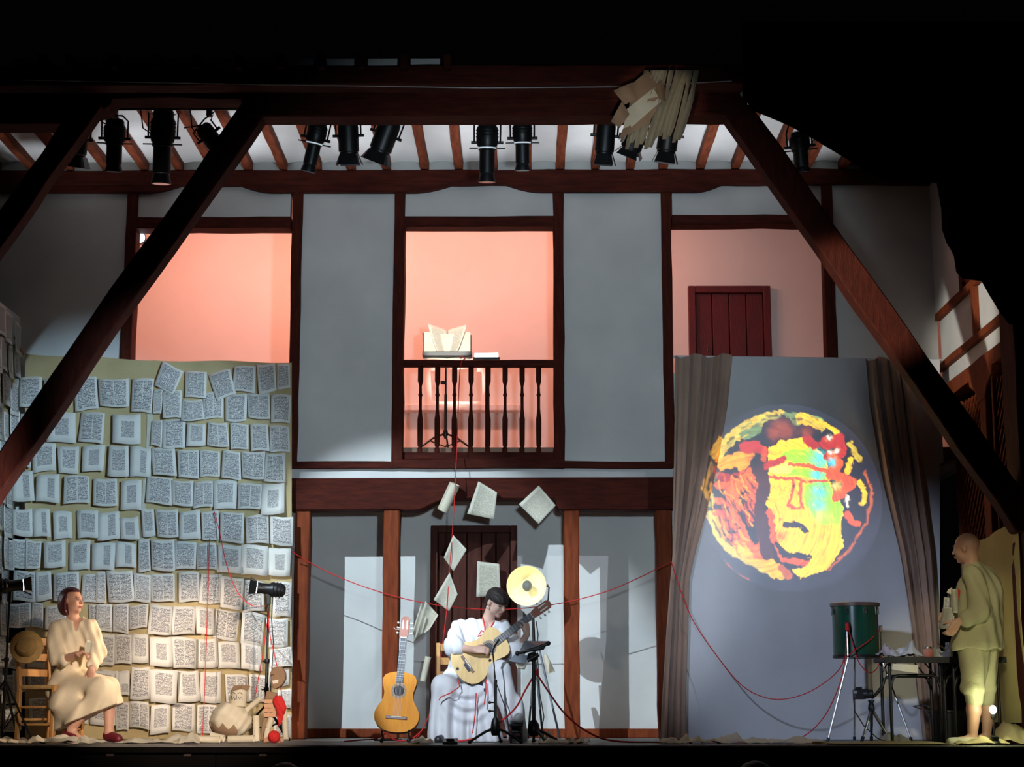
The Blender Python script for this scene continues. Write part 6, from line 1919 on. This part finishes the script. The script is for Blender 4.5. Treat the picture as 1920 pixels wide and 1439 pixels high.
sdf_obj('blouse', bl_pr, .006, WHITEC, gtr, post=blouse_post)
sk = [E(J(868, 1268, .08), (.16, .13, .10), None, .05), C(J(850, 1284, .1), J(830, 1287, -.22), .105, .085, .05), C(J(886, 1282, .1), J(938, 1257, -.29), .105, .075, .05),
      C(J(830, 1290, -.22), J(826, 1384, -.22), .085, .10, .06), C(J(938, 1260, -.29), J(958, 1335, -.28), .078, .095, .05), C(J(955, 1320, -.25), J(970, 1378, -.18), .085, .075, .05),
      C(J(840, 1300, -.18), J(905, 1300, -.18), .07, .07, .08), E(J(878, 1345, -.14), (.22, .14, .20), None, .06), C(J(826, 1378, -.2), J(925, 1385, -.16), .11, .10, .05), C(J(905, 1300, -.2), J(920, 1385, -.2), .08, .10, .05)]


def skirt_post(X, Y, Z, D):
    ramp = np.clip((J(0, 1265).z - Z) / .4, 0, 1)
    x0 = J(880, 1300).x
    fold = .022 * np.sin((X - x0) * 52 + 3.0 * (Z - .3) * np.sign(X - x0) + .8 * np.sin(Z * 7)) * ramp
    u = ((X - x0) / .2) ** 2 * .12
    sag = .020 * np.sin((Z + (-u) * 1.0) * 62) * np.exp(-((X - x0) / .14) ** 2) * np.exp(-((Z - .30) / .14) ** 2)
    D = D + fold + sag
    return np.maximum(D, .004 - Z).astype(np.float32)


sdf_obj('long_skirt', sk, .0075, WHITEC, gtr, post=skirt_post)
apron = [E(J(905, 1262, -.16), (.075, .05, .085), None, .02), C(J(890, 1270, -.18), J(908, 1295, -.26), .035, .02, .03), C(J(908, 1250, -.2), J(920, 1240, -.24), .04, .03, .02)]
sdf_obj('dark_guitar_cloth', apron, .007, mk('navy_cloth', (0.02, 0.022, 0.04), None, 6, .9), gtr)
for pts, r in (([(905, 1158, -.06), (909, 1175, -.10), (910, 1188, -.13)], .006), ([(927, 1166, -.08), (920, 1178, -.11), (911, 1188, -.13)], .006), ([(911, 1188, -.13), (918, 1180, -.16), (926, 1186, -.15), (911, 1189, -.13)], .006), ([(911, 1188, -.13), (903, 1183, -.16), (896, 1194, -.16), (911, 1190, -.13)], .006),
               ([(911, 1188, -.13), (900, 1200, -.15), (893, 1212, -.16)], .006), ([(911, 1188, -.13), (920, 1195, -.15), (926, 1192, -.16)], .006), ([(905, 1190, -.14), (897, 1203, -.16), (890, 1208, -.16)], .005)):
    MB().tube([J(*q) for q in pts], r, 6).build('red_cord', REDS, gtr, smooth=60)
for pts in ([(858, 1272, -.3), (862, 1288, -.34), (845, 1300, -.36), (826, 1308, -.36), (823, 1314, -.36)], [(911, 1275, -.3), (911, 1300, -.34), (908, 1322, -.35)], [(893, 1300, -.33), (891, 1340, -.36), (886, 1376, -.36)]):
    MB().tube([J(*q) for q in pts], .005, 6).build('red_ribbon', REDS, gtr, smooth=60)
SHOE = mk('white_shoe', (0.70, 0.70, 0.72), None, 9, .5)
sdf_obj('shoe', [C(J(962, 1345, -.27), J(976, 1348, -.44), .045, .036, .03), E(J(974, 1346, -.40), (.045, .06, .028), None, .02)], .006, SHOE, gtr)
sdf_obj('shoe', [C(J(836, 1385, -.22), J(822, 1388, -.36), .042, .034, .03)], .006, mk('black_shoe', (0.02, 0.02, 0.025), None, 9, .4), gtr, post=lambda X, Y, Z, D: np.maximum(D, .002 - Z).astype(np.float32))

tb_, nt_ = J(877, 1246, -.235), J(992, 1158, -.275)
axg = (nt_ - tb_).normalized()
gt2, G2 = guitar('guitar', 'pale topped classical guitar played on the lap of the guitarist', tb_ - axg * .118, nt_ - tb_, (math.sin(math.radians(37)), 0, math.cos(math.radians(37))), SPRUCEP)
MB().lathe([(.001, 0), (.012, 0), (.012, .003), (.001, .003)], G2(.03, .02, .002), (0, -1, 0), 12).build('end_pin', BLACKP, gt2)
MB().obox(G2(.10, -.02, .02), Vector((.02, 0, -.028)), Vector((0, .008, 0)), Vector((.008, 0, .006))).build('pickup_clip', mk('blue_black', (0.03, 0.035, 0.08), None, 9, .3), gt2, bevel=.003)

# chair of the guitarist
def rush_chair(label, c, ang, h=.44, w_=.38, d_=.36, back=.82, slats=3):
    """ladder-back chair; the front looks along ang"""
    c = Vector(c); a = math.radians(ang)
    fv, sv_ = Vector((math.cos(a), math.sin(a), 0)), Vector((-math.sin(a), math.cos(a), 0))
    t = thing('wooden_chair', c, label, 'chair')
    Q = lambda f_, s_, z: c + fv * f_ + sv_ * s_ + Vector((0, 0, z))
    for s_ in (-1, 1):
        MB().sweep_rect([[Q(d_ / 2 - .018, s_ * w_ / 2 - .018, z), Q(d_ / 2 + .018, s_ * w_ / 2 - .018, z), Q(d_ / 2 + .018, s_ * w_ / 2 + .018, z), Q(d_ / 2 - .018, s_ * w_ / 2 + .018, z)] for z in (0, h + .01)]).build('leg', PINE, t, bevel=.004)
        MB().sweep_rect([[Q(-d_ / 2 - .018 - o_, s_ * w_ / 2 - .016, z), Q(-d_ / 2 + .018 - o_, s_ * w_ / 2 - .016, z), Q(-d_ / 2 + .018 - o_, s_ * w_ / 2 + .016, z), Q(-d_ / 2 - .018 - o_, s_ * w_ / 2 + .016, z)] for z, o_ in ((0, 0), (h, 0), (back, .05))]).build('leg', PINE, t, bevel=.004)
        for z in (.14, .28):
            MB().tube([Q(-d_ / 2, s_ * w_ / 2, z), Q(d_ / 2, s_ * w_ / 2, z)], .011, 8).build('rung', PINE, t, smooth=50)
    for z in (.10, .20, .30):
        MB().tube([Q(d_ / 2, -w_ / 2, z), Q(d_ / 2, w_ / 2, z)], .011, 8).build('rung', PINE, t, smooth=50)
    MB().tube([Q(-d_ / 2, -w_ / 2, .18), Q(-d_ / 2, w_ / 2, .18)], .011, 8).build('rung', PINE, t, smooth=50)
    MB().obox(Q(0, 0, h), fv * (d_ / 2 + .015), sv_ * (w_ / 2 + .012), Vector((0, 0, .018))).build('seat', RUSH, t, bevel=.014, segs=2)
    for k in range(slats):
        z = h + .12 + (back - h - .16) * k / max(1, slats - 1)
        o_ = .05 * (z - h) / (back - h)
        MB().obox(Q(-d_ / 2 - o_, 0, z), sv_ * (w_ / 2 - .01), fv * .008, Vector((0, 0, .03))).build('back_slat', PINE, t, bevel=.003)
    return t


rush_chair('pale wooden chair under the guitarist', P(868, 1392, YP + .14), -82, .43)
fs = thing('foot_stool', P(968, 1392, YP - .38), 'small dark red footstool under the raised foot of the guitarist', 'stool')
X0, X1, _, _ = rect(955, 1352, 981, 1356, YP - .38)
zt3 = P(968, 1353, YP - .38).z - .02
MB().box((X0, YP - .50, zt3 - .02), (X1, YP - .24, zt3)).build('foot_plate', BLACKP, fs, bevel=.004)
for X in (X0 + .012, X1 - .012):
    MB().box((X - .008, YP - .48, 0), (X + .008, YP - .26, zt3 - .02)).build('side_board', mk('dark_red_stool', (0.16, 0.03, 0.02), None, 8, .5), fs, bevel=.003)
MB().box((X0 + .012, YP - .40, zt3 * .35), (X1 - .012, YP - .36, zt3 * .55)).build('stretcher', MATS['dark_red_stool'], fs, bevel=.003)

# ------------------------------------------------------------------ seated woman at the left
YWm = YP - .12
J2 = lambda x, y, dy=0.0: P(x, y, YWm + dy)
HAIRR = mk('auburn_hair', (0.085, 0.014, 0.016), (0.045, 0.008, 0.010), 40, .35, .3, 90)
hc2 = J2(135, 1127, .0); fw2 = Vector((.93, -.36, .03)); up2 = Vector((-.04, 0, 1))
hp2, HL2, HR2 = head_prims(hc2, fw2, up2, J2(140, 1166, .02), .047, .95)
w_el1, w_wr1 = J2(112, 1240, -.12), J2(143, 1228, -.27)
w_el2, w_wr2 = J2(184, 1226, -.10), J2(171, 1254, -.25)
pr = hp2 + [E(J2(139, 1205, .02), (.13, .085, .15), None, .03), C(J2(139, 1205, .02), J2(130, 1275, .05), .105, .12, .03), C(J2(108, 1178, .02), J2(168, 1175, -.02), .05, .05, .03),
            C(J2(104, 1181, .0), w_el1, .050, .040, .02), C(w_el1, w_wr1, .039, .026, .015), C(J2(171, 1178, -.04), w_el2, .047, .038, .02), C(w_el2, w_wr2, .038, .026, .015),
            C(J2(120, 1287, .05), J2(190, 1290, -.30), .085, .06, .03), C(J2(190, 1290, -.3), J2(134, 1368, -.22), .055, .036, .02), C(J2(134, 1372, -.22), J2(150, 1386, -.26), .035, .026, .02),
            C(J2(148, 1285, .02), J2(206, 1290, -.16), .085, .06, .03), C(J2(206, 1290, -.16), J2(204, 1372, -.2), .056, .036, .02), C(J2(204, 1376, -.2), J2(219, 1387, -.25), .036, .026, .02)]
pr += hand_prims(w_wr1, J2(160, 1222, -.30) - w_wr1, (.0, .2, -1), (.3, -.6, .8), (40, 45, 35), sc=.92)
pr += hand_prims(w_wr2, Vector((.10, -.10, -1)), (.2, .8, .2), (-.9, -.3, 0), (14, 16, 12), sc=.95, spread=.06)
wom = sdf_obj('person', pr, .0055, SKIN, None, origin=P(140, 1392, YWm))
tag(wom, 'seated woman with an auburn bob in cream blouse and skirt', 'person')
face_parts(wom, HL2, HR2, HAIRR, .95)
h2 = .95
sdf_obj('hair', [E(HL2(0, -.016, .032), (.084 * h2, .104 * h2, .088 * h2), HR2, .02), E(HL2(0, -.035, -.035), (.088, .088, .098), HR2, .04), E(HL2(.06, -.02, -.05), (.03, .055, .07), HR2, .03), E(HL2(-.06, -.02, -.05), (.03, .055, .07), HR2, .03)], .006, HAIRR, wom, post=hair_cut(HL2, HR2, hc2, h2, .070, -.128, .000))
bp2 = [E(J2(139, 1205, .01), (.150, .105, .165), None, .04), C(J2(139, 1210, .02), J2(134, 1255, .03), .13, .12, .04), C(J2(108, 1178, .02), J2(168, 1175, -.02), .062, .06, .04), C(J2(134, 1166, .02), J2(147, 1166, .01), .06, .058, .03),
       C(J2(104, 1183, .0), J2(109, 1232, -.11), .068, .075, .03), C(J2(109, 1234, -.11), J2(120, 1238, -.17), .07, .052, .02), C(J2(171, 1180, -.04), J2(183, 1224, -.1), .064, .070, .03), C(J2(183, 1226, -.1), J2(174, 1248, -.22), .066, .046, .02)]


def blouse2_post(X, Y, Z, D):
    D = wrinkle(.009, 80, 22, 34)(X, Y, Z, D)
    x0 = J2(147, 1170).x; zt_ = J2(147, 1164).z; zb_ = J2(147, 1187).z
    w_ = np.clip((Z - zb_) / (zt_ - zb_), 0, 1.3) * .035
    V = np.maximum(np.maximum(np.abs(X - x0) - w_, zb_ - Z), Y - (YWm - .0))
    nc = np.sqrt((X - J2(141, 1160).x) ** 2 + (Y - YWm) ** 2 + (Z - J2(141, 1156).z) ** 2) - .062
    return np.maximum(np.maximum(D, -V), -nc).astype(np.float32)


sdf_obj('blouse', bp2, .006, CREAMC, wom, post=blouse2_post)
sk2 = [E(J2(133, 1262, .03), (.135, .12, .09), None, .05), C(J2(118, 1285, .05), J2(188, 1290, -.29), .115, .085, .05), C(J2(150, 1282, .02), J2(205, 1290, -.16), .11, .085, .05),
       C(J2(192, 1295, -.28), J2(203, 1342, -.28), .085, .10, .05), C(J2(204, 1295, -.16), J2(212, 1330, -.18), .08, .085, .04), E(J2(140, 1325, -.10), (.20, .19, .19), None, .06), C(J2(108, 1300, .02), J2(128, 1365, -.08), .09, .10, .05), C(J2(128, 1365, -.1), J2(185, 1352, -.22), .10, .10, .05), C(J2(186, 1305, -.29), J2(140, 1362, -.29), .09, .08, .06), C(J2(130, 1330, -.2), J2(176, 1345, -.3), .08, .07, .06)]


def skirt2_post(X, Y, Z, D):
    ramp = np.clip((J2(0, 1262).z - Z) / .35, 0, 1)
    D = D + .016 * np.sin(X * 42 + Y * 30 - Z * 10 + np.sin(Z * 9)) * ramp
    xa_, xb_ = J2(116, 1369).x, J2(223, 1328).x; za_, zb_ = J2(116, 1369).z, J2(223, 1326).z
    hem = za_ + (X - xa_) / (xb_ - xa_) * (zb_ - za_)
    D = np.maximum(D, hem - Z)
    # hollow the hem from below so that the legs show
    return D.astype(np.float32)


sdf_obj('skirt', sk2, .0075, CREAMC, wom, post=skirt2_post)
REDSH = mk('red_shoe', (0.16, 0.012, 0.022), None, 9, .45)
for a_, b_ in ((J2(203, 1380, -.19), J2(222, 1386, -.27)), (J2(124, 1380, -.2), J2(138, 1386, -.28))):
    sdf_obj('shoe', [C(a_, b_, .045, .036, .03)], .006, REDSH, wom, post=lambda X, Y, Z, D: np.maximum(D, .003 - Z).astype(np.float32))
o = page_obj('held_paper', lambda u, v: J2(158 + 14 * u + 4 * v, 1226 - 26 * v + 4 * u, -.33 + .04 * math.sin(u * 3)), 4, 4, None, PAGEF, 1, (.1, .1, .9, .9), .4, .002, origin=J2(160, 1224, -.33))
tag(o, 'folded pinkish paper held up by the seated woman', 'paper')

ch = rush_chair('pine ladder back chair with rush seat under the woman at the left', P(92, 1392, YWm + .10), -25, .44, .36, .36, .86)
# straw hat hanging on the chair back
STRAW = mk('straw', (0.55, 0.36, 0.13), (0.45, 0.28, 0.10), 25, .8, .4, 80)
q = P(50, 1214, YWm - .10)
t = thing('straw_hat', q, 'round straw hat hanging on the chair back at the far left', 'hat')
axh = Vector((.12, -1, .05)).normalized(); rot_s = None
pf = []
Rh = (P(81, 1214, YWm) - P(20, 1214, YWm)).length / 2
pf = [(Rh, -.004), (Rh * 1.01, .004), (Rh * .98, .012), (Rh * .62, .005), (Rh * .58, .02), (Rh * .52, .075), (Rh * .40, .10), (Rh * .2, .095), (.001, .085)]
MB().lathe([(r_, h_) for r_, h_ in pf] , q, axh, 30).build('brim_and_crown', STRAW, t, smooth=40)
MB().lathe([(Rh * .585, .012), (Rh * .60, .014), (Rh * .575, .036), (Rh * .56, .036)], q, axh, 30, caps=False).build('hat_band', mk('pale_band', (0.5, 0.36, 0.18), None, 9, .8), t, smooth=40)

# ------------------------------------------------------------------ standing man at the right
YMn = 13.66
J3 = lambda x, y, dy=0.0: P(x, y, YMn + dy)
hc3 = J3(1812, 1028, .0); fw3 = Vector((-.82, .55, -.10)); up3 = Vector((-.10, .05, 1))
hp3, HL3, HR3 = head_prims(hc3, fw3, up3, J3(1823, 1064, .0), .056, 1.03)
m_el1, m_wr1 = J3(1838, 1146, -.16), J3(1796, 1166, -.20)
m_el2, m_wr2 = J3(1812, 1146, .22), J3(1788, 1150, .10)
pr = hp3 + [E(J3(1836, 1110, .0), (.15, .11, .2), None, .04), C(J3(1836, 1120, 0), J3(1832, 1225, .03), .12, .10, .04), C(J3(1822, 1080, -.1), J3(1850, 1084, .14), .05, .05, .03),
            C(J3(1826, 1080, -.12), m_el1, .053, .042, .02), C(m_el1, m_wr1, .041, .029, .015), C(J3(1848, 1084, .15), m_el2, .053, .042, .02), C(m_el2, m_wr2, .04, .029, .015),
            C(J3(1822, 1230, -.03), J3(1824, 1305, -.05), .085, .058, .03), C(J3(1824, 1305, -.05), J3(1826, 1332, -.04), .052, .055, .02), C(J3(1826, 1332, -.04), J3(1823, 1382, -.03), .055, .036, .02), C(J3(1824, 1387, -.03), J3(1788, 1392, -.06), .038, .028, .02),
            C(J3(1848, 1230, .10), J3(1850, 1305, .12), .08, .056, .03), C(J3(1850, 1305, .12), J3(1852, 1332, .13), .05, .05, .02), C(J3(1852, 1332, .13), J3(1850, 1378, .14), .05, .034, .02), C(J3(1850, 1384, .14), J3(1822, 1390, .12), .036, .028, .02)]
pr += hand_prims(m_wr1, J3(1783, 1186, -.20) - m_wr1, (-.3, .7, -.2), (-.7, -.2, .7), (30, 40, 30), sc=1.02)
pr += hand_prims(m_wr2, Vector((-.8, -.5, -.2)), (.1, .5, -.7), (-.2, .5, .8), (30, 40, 30), sc=1.0)
man = sdf_obj('person', pr, .006, SKIN, None, origin=P(1830, 1394, YMn))
tag(man, 'standing bald man in a loose linen jacket and knee breeches', 'person')
face_parts(man, HL3, HR3, mk('grey_brow', (0.25, 0.2, 0.17), None, 30, .8), 1.03)
jk = [E(J3(1838, 1110, .02), (.165, .15, .19), None, .05), C(J3(1838, 1115, .02), J3(1832, 1205, .03), .16, .19, .05), C(J3(1822, 1078, -.09), J3(1850, 1082, .13), .075, .075, .05), C(J3(1820, 1062, .0), J3(1824, 1066, .0), .07, .075, .03),
      C(J3(1827, 1082, -.12), J3(1839, 1144, -.17), .075, .082, .03), C(J3(1839, 1146, -.17), J3(1812, 1160, -.20), .08, .062, .03), C(J3(1848, 1086, .15), J3(1814, 1146, .2), .075, .075, .03),
      C(J3(1862, 1100, .08), J3(1864, 1205, .06), .06, .07, .05), C(J3(1805, 1190, -.02), J3(1800, 1215, -.02), .06, .07, .05)]


def jacket_post(X, Y, Z, D):
    D = wrinkle(.009, 52, 13, 36)(X, Y, Z, D)
    hem = J3(1830, 1219).z
    nc = np.sqrt((X - J3(1817, 1052).x) ** 2 + (Y - YMn) ** 2 + (Z - J3(1817, 1048).z) ** 2) - .066
    return np.maximum(np.maximum(D, hem - Z + .01 * np.sin(X * 30)), -nc).astype(np.float32)


sdf_obj('linen_jacket', jk, .0065, LINEN, man, post=jacket_post)
brr = [C(J3(1826, 1205, -.0), J3(1825, 1285, -.05), .13, .085, .04), E(J3(1824, 1293, -.05), (.088, .088, .055), None, .03), C(J3(1826, 1300, -.05), J3(1826, 1314, -.05), .07, .062, .01),
       C(J3(1842, 1205, .06), J3(1848, 1285, .12), .13, .08, .04), E(J3(1848, 1293, .12), (.082, .085, .055), None, .03), C(J3(1851, 1300, .12), J3(1851, 1314, .12), .066, .06, .01)]
sdf_obj('breeches', brr, .0065, LINEN, man, post=wrinkle(.007, 60, 14, 40))
ESP = mk('cream_espadrille', (0.68, 0.62, 0.48), None, 9, .8)
for a_, b_ in ((J3(1826, 1388, -.03), J3(1782, 1393, -.07)), (J3(1852, 1386, .14), J3(1818, 1391, .11))):
    sdf_obj('shoe', [C(a_, b_, .043, .036, .03)], .006, ESP, man, post=lambda X, Y, Z, D: np.maximum(np.maximum(D, .003 - Z), Z - .055).astype(np.float32))
hb_ = thing('page_bundle', J3(1782, 1178, -.12), 'bundle of torn printed pages held by the standing man', 'paper')
random.seed(9)
for k, (x0, y0, x1, y1, rt) in enumerate(((1776, 1112, 1796, 1172, .1), (1768, 1120, 1790, 1178, .2), (1764, 1140, 1786, 1180, .35), (1782, 1105, 1797, 1150, -.1))):
    page_obj('torn_page', lambda u, v: J3(x0 + (x1 - x0) * u + 10 * rt * (v - .5) * 2, y1 + (y0 - y1) * v, -.10 - .03 * k + .05 * math.sin(u * 3 + k)), 4, 5, hb_, PAGE if k < 2 else PAGEF, 1, (.1, .08, .9, .92), random.random(), .002)
MB().sheet([[J3(1792, 1124, -.2), J3(1799, 1124, -.19)], [J3(1795, 1104, -.18), J3(1801, 1108, -.17)]], .004).build('red_ribbon', REDS, hb_)
MB().sheet([[J3(1775, 1112, -.2), J3(1786, 1116, -.2)], [J3(1778, 1106, -.2), J3(1785, 1102, -.2)]], .004).build('white_scrap', PAPERC, hb_)

# ------------------------------------------------------------------ two spectators' heads at the bottom edge
for px, py, Ya, hairm, lb in ((535, 1429, 8.0, mk('grey_hair', (0.16, 0.15, 0.14), None, 40, .6), 'top of a grey haired spectator head at the bottom left'), (1415, 1426, 7.4, HAIRD, 'top of a dark haired spectator head at the bottom right')):
    tp = P(px, py, Ya)
    c = tp - Vector((0, 0, .125))
    hpx, HLx, HRx = head_prims(c, (0, 1, .05), (0, 0, 1), c + Vector((0, -.01, -.17)), .055)
    ps = sdf_obj('person', hpx + [C(c + Vector((-.15, 0, -.25)), c + Vector((.15, 0, -.25)), .07, None, .05), E(c + Vector((0, 0, -.42)), (.19, .12, .24), None, .05)], .012, SKIN, None, origin=c - Vector((0, 0, .7)))
    tag(ps, lb, 'person')
    sdf_obj('hair', [E(HLx(0, -.014, .034), (.086, .106, .09), HRx, .02), E(HLx(0, -.05, -.02), (.08, .06, .08), HRx, .03)], .009, hairm, ps, post=hair_cut(HLx, HRx, c, 1, .045, -.09, .0))
    sdf_obj('coat', [C(c + Vector((-.16, 0, -.25)), c + Vector((.16, 0, -.25)), .085, None, .05), E(c + Vector((0, 0, -.42)), (.21, .14, .27), None, .05)], .012, BLACKC, ps)
